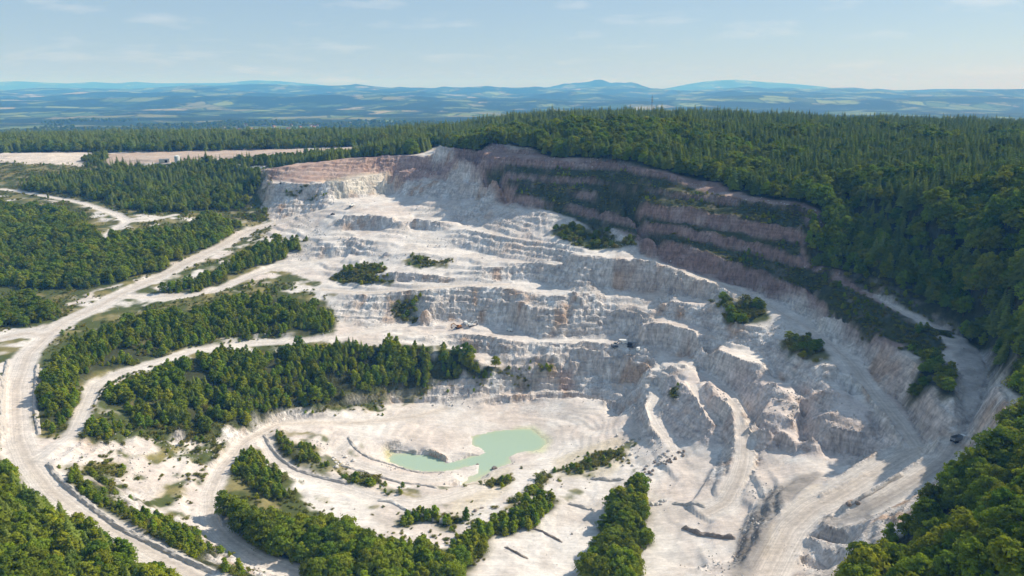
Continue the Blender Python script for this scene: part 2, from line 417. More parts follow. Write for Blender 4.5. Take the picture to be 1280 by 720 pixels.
def far_land(x, y):
    d = np.hypot(x, y)
    z = 15 + 55 * fbm(x / 2600, y / 2600, oct=3, seed=5) + 10 * fbm(x / 500, y / 500, oct=2, seed=9)
    ax = x / np.maximum(y, 500.0)          # bearing
    def ridge(D, w, h, f):
        return h * f * np.exp(-((y - D) / w) ** 2)
    z = z + sstep(3200, 7000, d) * 165 * (ridged(x / 1700, y / 1300, oct=4, seed=15) - 0.47)
    z = z * (1 - 0.5 * sstep(2500, 6000, d) * (1 - sstep(7000, 12000, d)))
    z = z + ridge(7600, 900, 95, 0.2 + fbm(x / 1500 + 3.7, y / 3000, oct=4, seed=41))
    z = z + ridge(10200, 1100, 130, 0.25 + fbm(x / 2000, y / 4000, oct=4, seed=42))
    z = z + ridge(13600, 1300, 175, 0.5 + 0.8 * fbm(x / 2600 + 9.1, y / 6000, oct=4, seed=43))
    prof = (np.exp(-((x - 1800) / 1150) ** 2) * 0.62 + np.exp(-((x - 1960) / 260) ** 2) * 0.27
            + np.exp(-((x - 2800) / 480) ** 2) * 0.42 + 0.45 * ridged(x / 1000, y * 0, oct=4, seed=44))
    z = z + ridge(17000, 1500, 300, prof)
    p2 = sstep(-5000, -9000, x) * 0.75 + np.exp(-((x + 6500) / 2600) ** 2) * 0.3 + 0.9 * np.exp(-((x - 7000) / 1500) ** 2) + 0.5 * np.exp(-((x - 9400) / 1600) ** 2) + 0.15 * fbm(x / 1600, y * 0, oct=4, seed=45)
    z = z + ridge(24500, 1800, 400, p2)
    return z

def edge_value(x, y):
    """height on the border of the surveyed block, carried outwards"""
    xc = np.clip(x, X0, X1); yc = np.clip(y, Y0, Y1)
    left = np.interp(yc, [90, 300, 500, 700, 900, 1060], [62, 66, 72, 92, 112, 128])
    right = np.interp(yc, [90, 300, 500, 700, 1060], [138, 150, 158, 161, 156])
    near = np.interp(xc, [-560, -300, -150, 0, 70, 130, 200, 350, 560], [62, 58, 44, 24, 26, 60, 105, 130, 138])
    far = np.interp(xc, [-770, -300, -100, 0, 100, 250, 560], [128, 134, 146, 158, 166, 168, 156])
    u = (xc - X0) / (X1 - X0); v = (yc - Y0) / (Y1 - Y0)
    w = np.stack([1 / (u + 1e-4), 1 / (1 - u + 1e-4), 1 / (v + 1e-4), 1 / (1 - v + 1e-4)]) ** 2
    return (left * w[0] + right * w[1] + near * w[2] + far * w[3]) / w.sum(0)

def solve(Z, K):
    h, w = Z.shape
    if min(h, w) <= 6:
        m = Z[K].mean() if K.any() else 0
        U = np.where(K, Z, m)
        it = 60
    else:
        hp, wp = h + h % 2, w + w % 2
        Zp = np.zeros((hp, wp)); Kp = np.zeros((hp, wp))
        Zp[:h, :w] = np.where(K, Z, 0); Kp[:h, :w] = K
        s = Zp.reshape(hp // 2, 2, wp // 2, 2).sum((1, 3)); c = Kp.reshape(hp // 2, 2, wp // 2, 2).sum((1, 3))
        Uc = solve(np.where(c > 0, s / np.maximum(c, 1), 0), c > 0)
        U = np.repeat(np.repeat(Uc, 2, 0), 2, 1)[:h, :w]
        U = np.where(K, Z, U)
        it = 50
    for _ in range(it):
        P = np.pad(U, 1, mode='edge')
        A = (P[:-2, 1:-1] + P[2:, 1:-1] + P[1:-1, :-2] + P[1:-1, 2:]) * 0.25
        U = np.where(K, Z, A)
    return U

gx = X0 + DX * np.arange(nx); gy = Y0 + DX * np.arange(ny)
acc = np.zeros((ny, nx)); cnt = np.zeros((ny, nx))
def stamp(x, y, z):
    i = np.round((x - X0) / DX).astype(int); j = np.round((y - Y0) / DX).astype(int)
    ok = (i > 1) & (i < nx - 2) & (j > 1) & (j < ny - 2)
    np.add.at(acc, (j[ok], i[ok]), z[ok]); np.add.at(cnt, (j[ok], i[ok]), 1)

road_paths = []
for w, pts in LINES:
    P = np.array(pts, float)
    x, y = at_z(P[:, 0], P[:, 1], P[:, 2])
    P3 = np.stack([x, y, P[:, 2]], 1)
    seg = np.hypot(np.diff(P3[:, 0]), np.diff(P3[:, 1]))
    s = np.concatenate([[0], np.cumsum(seg)])
    t = np.linspace(0, s[-1], max(2, int(s[-1] / 0.7)))
    xs, ys, zs = (np.interp(t, s, P3[:, k]) for k in range(3))
    if w == 0:
        stamp(xs, ys, zs)
    else:
        k = max(2, int(3.0 / 0.7))
        ker = np.ones(9) / 9
        if len(xs) > 24:
            sm = lambda a: np.convolve(np.pad(a, 4, mode='edge'), ker, 'valid')
            xs, ys, zs = sm(xs), sm(ys), sm(zs)
        tx, ty = np.gradient(xs), np.gradient(ys)
        ln = np.hypot(tx, ty) + 1e-9
        for o in np.arange(-w, w + 0.01, 0.7):
            stamp(xs - ty / ln * o, ys + tx / ln * o, zs)
        road_paths.append((w, xs, ys, zs))
K = cnt > 0
Zg = np.where(K, acc / np.maximum(cnt, 1), 0)
GX, GY = np.meshgrid(gx, gy)
border = np.zeros((ny, nx), bool)
border[0] = border[-1] = True; border[:, 0] = border[:, -1] = True
EV = edge_value(GX, GY)
Zg[border] = EV[border]; K |= border
BASE = solve(Zg, K)
# loose ground cannot stand steeper than this: spikes slump, toes fill
LIM = 2.4 * DX
for _ in range(30):
    D = BASE[:, 1:] - BASE[:, :-1]
    E = np.sign(D) * np.maximum(np.abs(D) - LIM, 0) * 0.25
    BASE[:, 1:] -= E; BASE[:, :-1] += E
    D = BASE[1:] - BASE[:-1]
    E = np.sign(D) * np.maximum(np.abs(D) - LIM, 0) * 0.25
    BASE[1:] -= E; BASE[:-1] += E
def bil(A, x, y):
    fx = np.clip((x - X0) / DX, 0, nx - 1.001); fy = np.clip((y - Y0) / DX, 0, ny - 1.001)
    i = fx.astype(int); j = fy.astype(int); fx = fx - i; fy = fy - j
    return (A[j, i] * (1 - fx) + A[j, i + 1] * fx) * (1 - fy) + (A[j + 1, i] * (1 - fx) + A[j + 1, i + 1] * fx) * fy

# road mask on the block grid
RD = np.zeros((ny, nx))
for w, xs, ys, zs in road_paths:
    tx, ty = np.gradient(xs), np.gradient(ys); ln = np.hypot(tx, ty) + 1e-9
    for o in np.arange(-w * 0.95, w * 0.95 + 0.01, 0.7):
        i = np.round((xs - ty / ln * o - X0) / DX).astype(int); j = np.round((ys + tx / ln * o - Y0) / DX).astype(int)
        ok = (i >= 0) & (i < nx) & (j >= 0) & (j < ny)
        RD[j[ok], i[ok]] = 1
for _ in range(2):
    P = np.pad(RD, 1, mode='edge'); RD = (P[:-2, 1:-1] + P[2:, 1:-1] + P[1:-1, :-2] + P[1:-1, 2:] + 2 * RD) / 6

ACR = np.full((ny, nx), 30.0)
for w, xs, ys, zs in road_paths:
    tx, ty = np.gradient(xs), np.gradient(ys); ln = np.hypot(tx, ty) + 1e-9
    for o in np.arange(-w - 4, w + 4.01, 0.6):
        i = np.round((xs - ty / ln * o - X0) / DX).astype(int); j = np.round((ys + tx / ln * o - Y0) / DX).astype(int)
        ok = (i >= 0) & (i < nx) & (j >= 0) & (j < ny)
        i, j = i[ok], j[ok]
        better = np.abs(ACR[j, i]) > abs(o)
        ACR[j[better], i[better]] = o
gyy, gxx = np.gradient(BASE, DX)
SLOPE = np.hypot(gxx, gyy)
P = SLOPE.copy()
for _ in range(3):
    Q = np.pad(P, 1, mode='edge'); P = (Q[:-2, 1:-1] + Q[2:, 1:-1] + Q[1:-1, :-2] + Q[1:-1, 2:] + Q[1:-1, 1:-1]) / 5
SLOPE_S = P
pool_w = np.stack(at_z(*np.array(POOL, float).T, 0.0), 1)
PM = in_poly(pool_w, GX + 3.2 * (fbm(GX / 5, GY / 5, oct=3, seed=301) - 0.5), GY + 3.2 * (fbm(GX / 5 + 9, GY / 5, oct=3, seed=302) - 0.5))
steep = sstep(0.30, 0.75, SLOPE_S)
PMF = PM.astype(float)
rough_ = 1 - RD
def relief(x, y, base, stp, rgh):
    """broken rock on the faces, uneven ground on the shelves"""
    r1 = ridged(x / 15, y / 15, base / 60, oct=4, seed=3) ** 1.5
    r2 = ridged(x / 5.5, y / 5.5, base / 26, oct=4, seed=13)
    calm = 1 - 0.5 * sstep(60, 110, x) * sstep(500, 440, y)      # weathered clay mounds are smoother
    d = (stp * calm * ((r1 - 0.42) * 3.2 + (r2 - 0.55) * 3.4)
         + (1 - stp) * rgh * ((fbm(x / 22, y / 22, oct=5, seed=8) - 0.5) * 1.5 + (ridged(x / 7, y / 7, oct=4, seed=21) - 0.55) * 0.7)
         + (fbm(x / 60, y / 60, oct=2, seed=28) - 0.5) * 1.6 * rgh)
    d = d * (1 - 0.75 * sstep(8, 2, base))
    led = base / 4.2 + 0.9 * fbm(x / 26, y / 26, oct=3, seed=77)
    # thin scraped ledges follow the contours of the gentler slopes
    lg = base / 3.3 + 1.9 * fbm(x / 40, y / 40, oct=4, seed=78)
    saw = lg - np.floor(lg)
    gentle = np.clip(1.35 * (1 - stp), 0, 1) * rgh * sstep(5, 12, base) * sstep(0.07, 0.2, bil(SLOPE_S, x, y)) * (0.15 + sstep(0.36, 0.62, fbm(x / 38, y / 38, oct=3, seed=79)))
    d = d + gentle * 1.9 * (sstep(0.0, 0.16, saw) - saw - 0.1)
    lf = base / 0.8 + 1.5 * fbm(x / 25, y / 25, oct=3, seed=80)
    sf = lf - np.floor(lf)
    low = rgh * (1 - stp) * sstep(1.2, 2.2, base) * sstep(14, 9, base) * sstep(0.012, 0.05, bil(SLOPE_S, x, y))
    d = d + low * 0.5 * (sstep(0.0, 0.12, sf) - sf)
    return d + stp * calm * 0.75 * np.sin(2 * np.pi * led)

def height(x, y):
    x = np.asarray(x, float); y = np.asarray(y, float)
    bs = bil(BASE, x, y)
    inside = bs + relief(x, y, bs, bil(steep, x, y), bil(rough_, x, y))
    pm = bil(PMF, x, y)
    inside = np.where(pm > 0.5, np.minimum(inside, -0.25), np.maximum(inside, 0.35))
    ddx = np.maximum(np.maximum(X0 - x, x - X1), 0); ddy = np.maximum(np.maximum(Y0 - y, y - Y1), 0)
    d = np.hypot(ddx, ddy)
    ev = edge_value(x, y)
    w = np.exp(-(d / 1150.0) ** 2)
    outer = ev * w + far_land(x, np.maximum(y, -3000)) * (1 - w)
    return np.where(d > 0, outer, inside)

def ground(px, py, tmax=2600):
    """where the sight line of a photograph point meets the land"""
    dx, dy, dz = rays(px, py)
    dx = np.atleast_1d(dx); dy = np.atleast_1d(dy); dz = np.atleast_1d(dz)
    hit = np.full(dx.shape, np.nan)
    t = 90.0
    prev = np.full(dx.shape, t)
    while t < tmax:
        step = max(1.0, t * 0.004)
        t += step
        z = CAM_Z + t * dz
        g = bil(BASE, t * dx, t * dy)
        new = np.isnan(hit) & (z <= g)
        hit[new] = t - step * 0.5
        if not np.isnan(hit).any(): break
    hit = np.where(np.isnan(hit), tmax, hit)
    return hit * dx, hit * dy

def world_poly(poly):
    p = np.array(poly, float)
    return np.stack(ground(p[:, 0], p[:, 1]), 1)
print('height field', round(time.time() - T0, 1))

# ------------------------------------------------------------------ vegetation areas
# name, kind, spacing, size range, polygon (photograph outline of the ground it stands on)
def warp(A, B, amp=5.0):
    return A + amp * 2 * (fbm(A / 11, B / 11, oct=3, seed=201) - 0.5) * 2, B + amp * 2 * (fbm(A / 11 + 50, B / 11, oct=3, seed=202) - 0.5) * 2
AREAS = [
 ('strip_wood', [(140,490),(175,480),(215,460),(250,447),(300,443),(350,443),(410,437),(470,435),(540,441),(590,455),(625,462),(610,468),(569,471),(532,478),(489,485),(465,490),(430,499),(410,508),(380,514),(340,518),(300,522),(250,530),(210,542),(170,537),(150,515)]),
 ('road_wood', [(50,480),(75,442),(110,420),(170,402),(230,392),(300,376),(350,372),(402,388),(412,410),(398,418),(330,421),(280,425),(240,433),(190,447),(140,461),(108,476),(97,505),(82,537),(68,549),(55,540),(46,510)]),
 ('left_wood', [(-60,300),(-40,258),(0,260),(50,262),(100,275),(118,290),(120,308),(160,302),(220,288),(270,278),(300,284),(294,298),(240,319),(190,339),(150,352),(100,362),(50,360),(0,355),(-60,360)]),
 ('left_clump', [(-30,385),(0,380),(30,375),(58,385),(60,396),(30,404),(-30,408)]),
 ('wedge_wood', [(205,366),(240,349),(280,333),(320,316),(350,303),(376,302),(378,312),(350,324),(312,337),(270,356),(230,367)]),
 ('knoll_wood', [(30,238),(60,225),(100,216),(140,213),(190,212),(230,210),(290,209),(326,216),(322,238),(305,250),(310,264),(270,264),(230,265),(190,268),(150,260),(110,248),(70,241)]),
 ('rim_pines', [(335,210),(330,206),(380,200),(430,191),(450,193),(440,197),(400,203)]),
 ('lower_left_wood', [(-120,560),(-10,560),(8,585),(40,632),(95,664),(155,697),(230,730),(180,800),(-200,800)]),
 ('road_bank', [(75,582),(100,597),(140,632),(190,646),(230,666),(260,694),(300,716),(330,728),(260,722),(200,694),(140,655),(95,618)]),
 ('island_thicket', [(288,572),(312,562),(330,584),(364,622),(345,627),(310,607),(290,598)]),
 ('front_thicket', [(278,640),(300,642),(340,668),(370,668),(420,668),(470,684),(508,696),(540,702),(570,708),(560,740),(400,740),(355,702),(310,675)]),
 ('hedge', [(545,716),(570,693),(600,671),(640,645),(680,628),(700,630),(692,642),(650,664),(610,690),(580,710)]),
 ('pond_clump', [(512,640),(545,643),(575,640),(580,650),(545,656),(515,650)]),
 ('flat_row', [(738,735),(752,690),(766,655),(783,618),(793,606),(799,640),(800,690),(799,735)]),
 ('ring_thicket', [(340,550),(355,546),(400,571),(404,580),(380,579),(350,562)]),
 ('road_corner', [(98,548),(122,524),(140,532),(140,546),(115,552)]),
 ('corner_forest', [(1222,588),(1246,558),(1262,515),(1260,478),(1275,446),(1340,432),(1400,560),(1400,740),(1300,800),(1050,770),(1070,715),(1098,684),(1130,660),(1158,641),(1190,621)]),
 ('wall_trees', [(1150,460),(1172,452),(1188,470),(1190,495),(1178,505),(1164,492)]),
 ('bank_shrubs', [(352,246),(362,239),(395,236),(410,244),(385,251)]),
 ('shelf_shrubs', [(412,348),(440,333),(482,326),(470,345),(505,354),(450,358)]),
 ('top_shrubs', [(497,330),(515,320),(545,322),(570,330),(540,334),(515,334)]),
 ('face_shrubs', [(490,398),(497,380),(530,376),(522,395),(505,400)]),
 ('gully_shrubs', [(690,289),(720,286),(745,291),(790,302),(785,312),(745,312),(715,306)]),
 ('slope_shrubs', [(888,378),(920,372),(950,383),(955,400),(935,410),(905,396)]),
 ('ramp_shrubs', [(985,425),(1005,418),(1030,430),(1035,448),(1010,458),(995,450)]),
 ('cliff_shrubs', [(620,464),(650,461),(700,462),(680,478),(640,480),(610,474)]),
 ('pond_scrub', [(600,606),(625,598),(640,590),(640,596),(612,612)]),
 ('pond_scrub', [(645,612),(690,594),(700,597),(668,612),(640,628)]),
 ('pond_scrub', [(420,596),(450,592),(480,606),(455,610)]),
 ('pond_scrub', [(695,592),(730,572),(770,562),(775,572),(730,590)]),
 ('strip_trees', [(105,198),(132,193),(136,206),(108,209)]),
 ('strip_trees', [(225,201),(330,199),(400,193),(445,188),(447,193),(400,199),(330,206),(230,210)]),
 ('saddle_shrubs', [(282,270),(330,262),(336,272),(300,278)]),
 ('hollow_scrub', [(180,545),(205,530),(250,545),(272,560),(250,565),(225,552)]),
 ('hollow_scrub', [(110,585),(140,575),(160,610),(150,622),(125,605)]),
 ('hollow_scrub', [(228,600),(260,585),(275,575),(262,592),(240,605)]),
 ('buttress_shrubs', [(835,492),(850,478),(853,483),(838,505)]),
]
WP = [(n, world_poly(p)) for n, p in AREAS]
# the wooded hill: its edge along the top bench, then far outside the picture
edge_px = [(440,196.5),(470,195.5),(497,193.5),(517,193.5),(533,189),(545,183),(575,187),(600,190.5),(608,183),(625,180),(665,186),(690,197),(760,201),(812,210),(852,218),(885,226),(930,242),(1000,252),(1030,268)]
hill_edge = np.stack(ground(*np.array(edge_px, float).T), 1)
slope_edge = np.stack(ground(*np.array([(1045,325),(1100,352),(1160,380),(1195,403),(1242,436),(1252,468)], float).T), 1)
hill_poly = np.concatenate([hill_edge, slope_edge, np.array([(330, 300), (560, 150), (1500, 500), (1700, 1900), (-60, 1500), (-140, 1050)])])
back_poly = np.array([(-140, 1050), (-60, 1500), (-150, 2100), (-1700, 2600), (-2600, 2000), (-1700, 1250), (-1300, 1000), (-790, 1060), (-420, 1085), (-300, 1080)])
scrub_wall = np.stack(ground(*np.array([(1012,268),(1060,318),(1100,340),(1160,368),(1195,395),(1180,405),(1120,380),(1060,352),(1015,330),(1005,312)], float).T), 1)

FOR = np.zeros((ny, nx)); GRS = np.zeros((ny, nx))
WGX, WGY = warp(GX, GY)
for n, p in WP:
    m = in_poly(p, WGX, WGY)
    if 'shrub' in n or 'scrub' in n: GRS = np.maximum(GRS, m * 0.75)
    else: FOR = np.maximum(FOR, m)
for cover in ([(-40,206),(60,205),(130,207),(250,203),(330,212),(330,262),(300,275),(230,275),(120,262),(60,250),(-40,236)], [(-60,250),(60,252),(110,264),(140,284),(110,304),(200,282),(300,268),(310,285),(200,336),(100,372),(60,404),(-60,412)], [(46,430),(110,400),(220,378),(330,352),(410,380),(415,418),(330,420),(240,432),(140,460),(108,480),(90,540),(55,545),(46,500)],
              [(120,500),(180,465),(260,442),(420,432),(560,440),(640,462),(569,472),(489,486),(420,520),(340,522),(280,530),(200,560),(140,545)], [(70,580),(150,628),(300,712),(340,735),(260,730),(90,610)], [(-80,560),(10,580),(50,640),(260,735),(-80,800)], [(275,560),(330,560),(372,625),(420,655),(560,690),(640,640),(690,622),(700,632),(640,664),(575,716),(480,735),(380,735),(270,640)], [(735,740),(760,660),(785,605),(800,610),(803,740)], [(338,545),(400,568),(412,590),(360,575)], [(420,510),(489,488),(495,500),(440,512)]):
    GRS = np.maximum(GRS, in_poly(world_poly(cover), WGX, WGY) * 0.8)
FOR = np.maximum(FOR, in_poly(hill_poly, GX, GY)); FOR = np.maximum(FOR, in_poly(scrub_wall, GX, GY) * 0.8)
# grassy berms between the benches of the right wall
def band(a, b):
    A = np.array(a, float); B = np.array(b, float)
    xa, ya = at_z(*A.T); xb, yb = at_z(*B.T)
    return np.concatenate([np.stack([xa, ya], 1), np.stack([xb, yb], 1)[::-1]])
def wall_band(up, low):
    return band(wall_line(up), wall_line(low))
BERMS = [wall_band('R1t', 'R2c'), wall_band('R2t', 'R3c'), wall_band('R3t', 'R4c'), wall_band('R4t', 'R5c'),
 band([(880,306,101),(920,315,98),(960,325,94.8),(1000,336,93),(1060,358,89),(1120,392,84)],
      [(890,316,96),(940,335,90),(980,350,86),(1007,363,81),(1055,397,77),(1120,432,73)]),
]
for b in BERMS: GRS = np.maximum(GRS, np.clip((in_poly(b, GX, GY) * 1.0), 0, 1) * 0.3)
def soften(A, n):
    for _ in range(n):
        Q = np.pad(A, 1, mode='edge'); A = (Q[:-2, 1:-1] + Q[2:, 1:-1] + Q[1:-1, :-2] + Q[1:-1, 2:] + 2 * A) / 6
    return A
FOR = soften(FOR, 3); GRS = soften(GRS, 2)

# ------------------------------------------------------------------ rock colours of the land (own colours, plus shade painted on the right wall)
def mixc(A, col, f):
    return A * (1 - f[..., None]) + np.array(col) * f[..., None]
n1 = fbm(GX / 45, GY / 45, oct=4, seed=51); n2 = fbm(GX / 9, GY / 9, BASE / 9, oct=4, seed=52); n3 = fbm(GX / 4, GY / 4, BASE / 18, oct=3, seed=53)
COL = np.zeros((ny, nx, 3)) + np.array([0.675, 0.62, 0.57])
COL = mixc(COL, (0.60, 0.51, 0.45), sstep(0.42, 0.66, n1) * 0.8)
COL = mixc(COL, (0.50, 0.44, 0.39), sstep(0.52, 0.68, fbm(GX / 16, GY / 16, oct=5, seed=57, gain=0.6)) * 0.55)
COL = mixc(COL, (0.73, 0.68, 0.63), sstep(0.5, 0.75, n2) * 0.6)
COL = mixc(COL, (0.44, 0.37, 0.325), steep * sstep(0.42, 0.62, n3) * 0.85)
COL = mixc(COL, (0.61, 0.56, 0.525), steep * 0.45)
COL = mixc(COL, (0.50, 0.33, 0.22), steep * sstep(0.58, 0.72, fbm(GX / 12, GY / 12, BASE / 60, oct=3, seed=61)) * 0.75)
COL = mixc(COL, (0.75, 0.72, 0.69), steep * sstep(0.55, 0.70, fbm(GX / 7, GY / 7, BASE / 60, oct=3, seed=63)) * 0.6)
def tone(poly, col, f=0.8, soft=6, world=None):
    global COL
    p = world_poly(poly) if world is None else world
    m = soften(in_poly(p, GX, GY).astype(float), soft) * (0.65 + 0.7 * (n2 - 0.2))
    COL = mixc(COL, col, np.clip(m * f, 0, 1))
PINK = (0.43, 0.275, 0.21)
tone([(325,212),(380,205),(440,196),(475,195),(478,216),(430,226),(380,230),(335,229)], PINK, 0.95)
tone([(300,225),(335,215),(345,235),(330,262),(300,262)], (0.56, 0.42, 0.30), 0.7)
tone([(455,196),(517,194),(569,203),(560,220),(478,220)], (0.38, 0.25, 0.21), 0.95)
tone([(530,176),(600,182),(640,188),(760,197),(850,212),(1015,252),(1060,345),(1190,440),(1120,437),(1007,366),(940,362),(850,338),(800,318),(762,286),(640,258),(600,222),(569,204)], (0.30, 0.205, 0.175), 1.15)  # wall rock darkened so its colour carries the shade lying on it
tone([(600,226),(640,241),(640,258),(620,250)], (0.42, 0.27, 0.19), 0.8)
tone([(765,322),(845,342),(890,365),(840,366),(770,360)], (0.47, 0.36, 0.30), 0.6)
tone([(880,470),(960,470),(1030,480),(1120,520),(1130,555),(1000,572),(900,560),(830,550),(830,480)], (0.60, 0.49, 0.44), 0.6)
tone([(1080,415),(1120,437),(1165,494),(1192,545),(1150,556),(1100,485)], (0.52, 0.40, 0.34), 0.6)
tone([(400,226),(490,216),(485,243),(420,249)], (0.66, 0.58, 0.44), 0.6)
tone([(0,190),(105,190),(105,212),(0,236)], (0.62, 0.52, 0.43), 0.8)
tone([(112,193),(250,188),(445,184),(445,192),(260,202),(112,208)], (0.46, 0.34, 0.26), 0.95)
tone([(965,612),(1020,590),(1030,596),(972,640),(960,680),(940,725),(910,725),(925,660)], (0.24, 0.22, 0.20), 0.95)
tone([(1195,553),(1150,592),(1060,640),(1027,655),(1040,662),(1100,640),(1170,600),(1204,560)], (0.33, 0.31, 0.295), 0.95)
tone([(1190,415),(1240,430),(1240,480),(1210,555),(1195,545),(1196,480)], (0.45, 0.42, 0.40), 0.8)
tone([(950,700),(975,640),(1020,605),(1030,612),(985,650),(965,700)], (0.55, 0.45, 0.32), 0.6, 3)
tone([(195,618),(215,612),(225,622),(205,630)], (0.56, 0.44, 0.24), 0.7, 3)
tone([(700,461),(715,461),(722,489),(700,489)], (0.42, 0.28, 0.22), 0.8, 2)
tone([(480,560),(488,558),(492,578),(484,578)], (0.55, 0.52, 0.22), 0.8, 3)
tone([(640,535),(668,532),(690,550),(680,566),(660,566)], (0.58, 0.60, 0.34), 0.75, 5)
tone([(690,575),(730,560),(775,545),(790,575),(760,595),(700,598)], (0.50, 0.42, 0.27), 0.6)
tone([(600,590),(640,585),(640,612),(560,660),(560,630)], (0.58, 0.48, 0.32), 0.5)
for w, xs, ys, zs in road_paths: pass
COL = mixc(COL, (0.675, 0.61, 0.55), np.clip(RD * 1.1, 0, 1) * 0.75 * (COL.mean(-1) > 0.46))
RC = np.zeros((ny, nx))
for w, xs, ys, zs in road_paths:
    if w < 5: continue
    tx, ty = np.gradient(xs), np.gradient(ys); ln = np.hypot(tx, ty) + 1e-9
    for o in np.arange(-w * 0.3, w * 0.3 + 0.01, 0.6):
        i = np.round((xs - ty / ln * o - X0) / DX).astype(int); j = np.round((ys + tx / ln * o - Y0) / DX).astype(int)
        ok = (i >= 0) & (i < nx) & (j >= 0) & (j < ny); RC[j[ok], i[ok]] = 1
COL = mixc(COL, (0.56, 0.47, 0.39), soften(RC, 2) * 0.6 * (0.4 + 1.0 * n2))
GRASS = mixc(np.zeros((ny, nx, 3)) + np.array([0.085, 0.100, 0.030]), (0.24, 0.205, 0.085), sstep(0.48, 0.70, fbm(GX / 11, GY / 11, oct=4, seed=71)))
hollow = in_poly(world_poly([(95,585),(170,555),(230,545),(290,560),(275,620),(200,650),(140,632)]), WGX, WGY) * (1 - np.clip(RD * 2, 0, 1))
GRS = np.maximum(GRS, hollow * 0.7 * sstep(0.5, 0.6, fbm(GX / 10, GY / 10, oct=4, seed=75)))
floor_g = in_poly(world_poly([(330,540),(430,535),(500,600),(620,615),(700,590),(790,545),(800,600),(700,625),(560,660),(470,640),(380,620)]), WGX, WGY) * (1 - np.clip(RD * 2, 0, 1)) * (1 - PMF)
GRS = np.maximum(GRS, floor_g * 0.6 * sstep(0.55, 0.66, fbm(GX / 9, GY / 9, oct=4, seed=76)))
verge = in_poly(world_poly([(-60,236),(0,240),(150,262),(300,262),(345,276),(335,300),(300,330),(400,352),(420,375),(418,428),(600,452),(560,478),(420,518),(330,524),(260,540),(150,552),(60,562),(-60,562)]), WGX, WGY) * (1 - np.clip(soften(RD, 2) * 2.2, 0, 1))
GRS = np.maximum(GRS, verge * 0.72 * sstep(0.36, 0.5, fbm(GX / 13, GY / 13, oct=4, seed=74)))
gm = (1 - np.clip(RD * 1.6, 0, 1)) * np.clip(GRS * 1.5 * sstep(0.18, 0.55, fbm(GX / 8, GY / 8, oct=4, seed=72) * 0.7 + GRS * 0.3), 0, 1) * (1 - 0.6 * sstep(0.9, 1.6, SLOPE_S))
COL = COL * (1 - gm[..., None]) + GRASS * gm[..., None]
# turf fringe round the thickets
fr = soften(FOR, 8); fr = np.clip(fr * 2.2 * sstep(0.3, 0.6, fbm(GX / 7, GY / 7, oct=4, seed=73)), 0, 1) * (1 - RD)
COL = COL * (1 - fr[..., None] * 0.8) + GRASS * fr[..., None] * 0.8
RIMV = np.zeros((ny, nx))
for b in BERMS: RIMV = np.maximum(RIMV, in_poly(b, GX, GY))
rim_scrub = world_poly([(1010,332),(1060,345),(1120,380),(1185,408),(1186,440),(1168,455),(1140,448),(1110,425),(1050,390),(1010,361)])
RIMV = np.maximum(RIMV, in_poly(rim_scrub, WGX, WGY))
RIMV = np.clip((soften(RIMV, 3) - 0.38) * 2.6, 0, 1) * (1 - np.clip(RD * 1.5, 0, 1)) * (0.6 + 0.5 * sstep(0.3, 0.5, n2))
COL = mixc(COL, (0.060, 0.072, 0.028), np.clip(RIMV, 0, 0.95))  # dark scrub cover, deepened to stand in for the shade there
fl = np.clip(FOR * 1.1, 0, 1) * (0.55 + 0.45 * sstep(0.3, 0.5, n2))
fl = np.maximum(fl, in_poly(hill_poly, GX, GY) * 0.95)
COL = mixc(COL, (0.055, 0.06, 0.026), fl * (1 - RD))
wild = sstep(20, 60, np.minimum.reduce([GX - X0, X1 - GX, GY - Y0, Y1 - GY]))
COL = np.clip(COL, 0.01, 0.8)
print('colours', round(time.time() - T0, 1))

# ------------------------------------------------------------------ ground sheet: fine over the quarry, widening to the horizon
def spread(start, end, first, ratio):
    out = []; s = first; p = start
    while p < end:
        s *= ratio; p += s; out.append(p)
    return out
right_x = spread(X1, 24000, DX, 1.06)
left_x = spread(-X0, 24000, DX, 1.06)
cols = np.array([-v for v in left_x[::-1]] + list(np.arange(X0, -360, 2.2)) + list(np.arange(-360, 300, 1.15)) + list(np.arange(300, X1, 2.0)) + [X1] + right_x)
back_y = spread(0, 4000, DX, 1.12)
rows = np.array([Y0 - v for v in back_y[::-1]] + list(np.arange(Y0, 200, 1.8)) + list(np.arange(200, 560, 1.1)) + list(np.arange(560, Y1, 1.9)) + [Y1] + spread(Y1, 28000, DX, 1.045))
MX, MY = np.meshgrid(cols, rows)
MZ = height(MX, MY)
ncx, nry = len(cols), len(rows)
verts = np.stack([MX, MY, MZ], -1).reshape(-1, 3).astype(np.float32)
idx = np.arange(ncx * nry).reshape(nry, ncx)
quads = np.stack([idx[:-1, :-1], idx[:-1, 1:], idx[1:, 1:], idx[1:, :-1]], -1).reshape(-1, 4)
me = bpy.data.meshes.new('ground')
me.vertices.add(len(verts)); me.vertices.foreach_set('co', verts.ravel())
me.loops.add(quads.size); me.loops.foreach_set('vertex_index', quads.ravel().astype(np.int32))
me.polygons.add(len(quads)); me.polygons.foreach_set('loop_start', np.arange(0, quads.size, 4, dtype=np.int32))
_st = bil(steep, MX[:-1, :-1], MY[:-1, :-1]).ravel() * ((MX[:-1, :-1] > X0) & (MX[:-1, :-1] < X1) & (MY[:-1, :-1] > Y0) & (MY[:-1, :-1] < Y1)).ravel()
me.polygons.foreach_set('use_smooth', _st < 0.3)
me.update(); me.validate()
inb = (MX >= X0) & (MX <= X1) & (MY >= Y0) & (MY <= Y1)
far_c = np.zeros((nry, ncx, 3)) + np.array([0.05, 0.058, 0.025])
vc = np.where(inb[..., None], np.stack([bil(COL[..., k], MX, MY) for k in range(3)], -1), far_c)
dist_out = np.hypot(np.maximum(np.maximum(X0 - MX, MX - X1), 0), np.maximum(np.maximum(Y0 - MY, MY - Y1), 0))
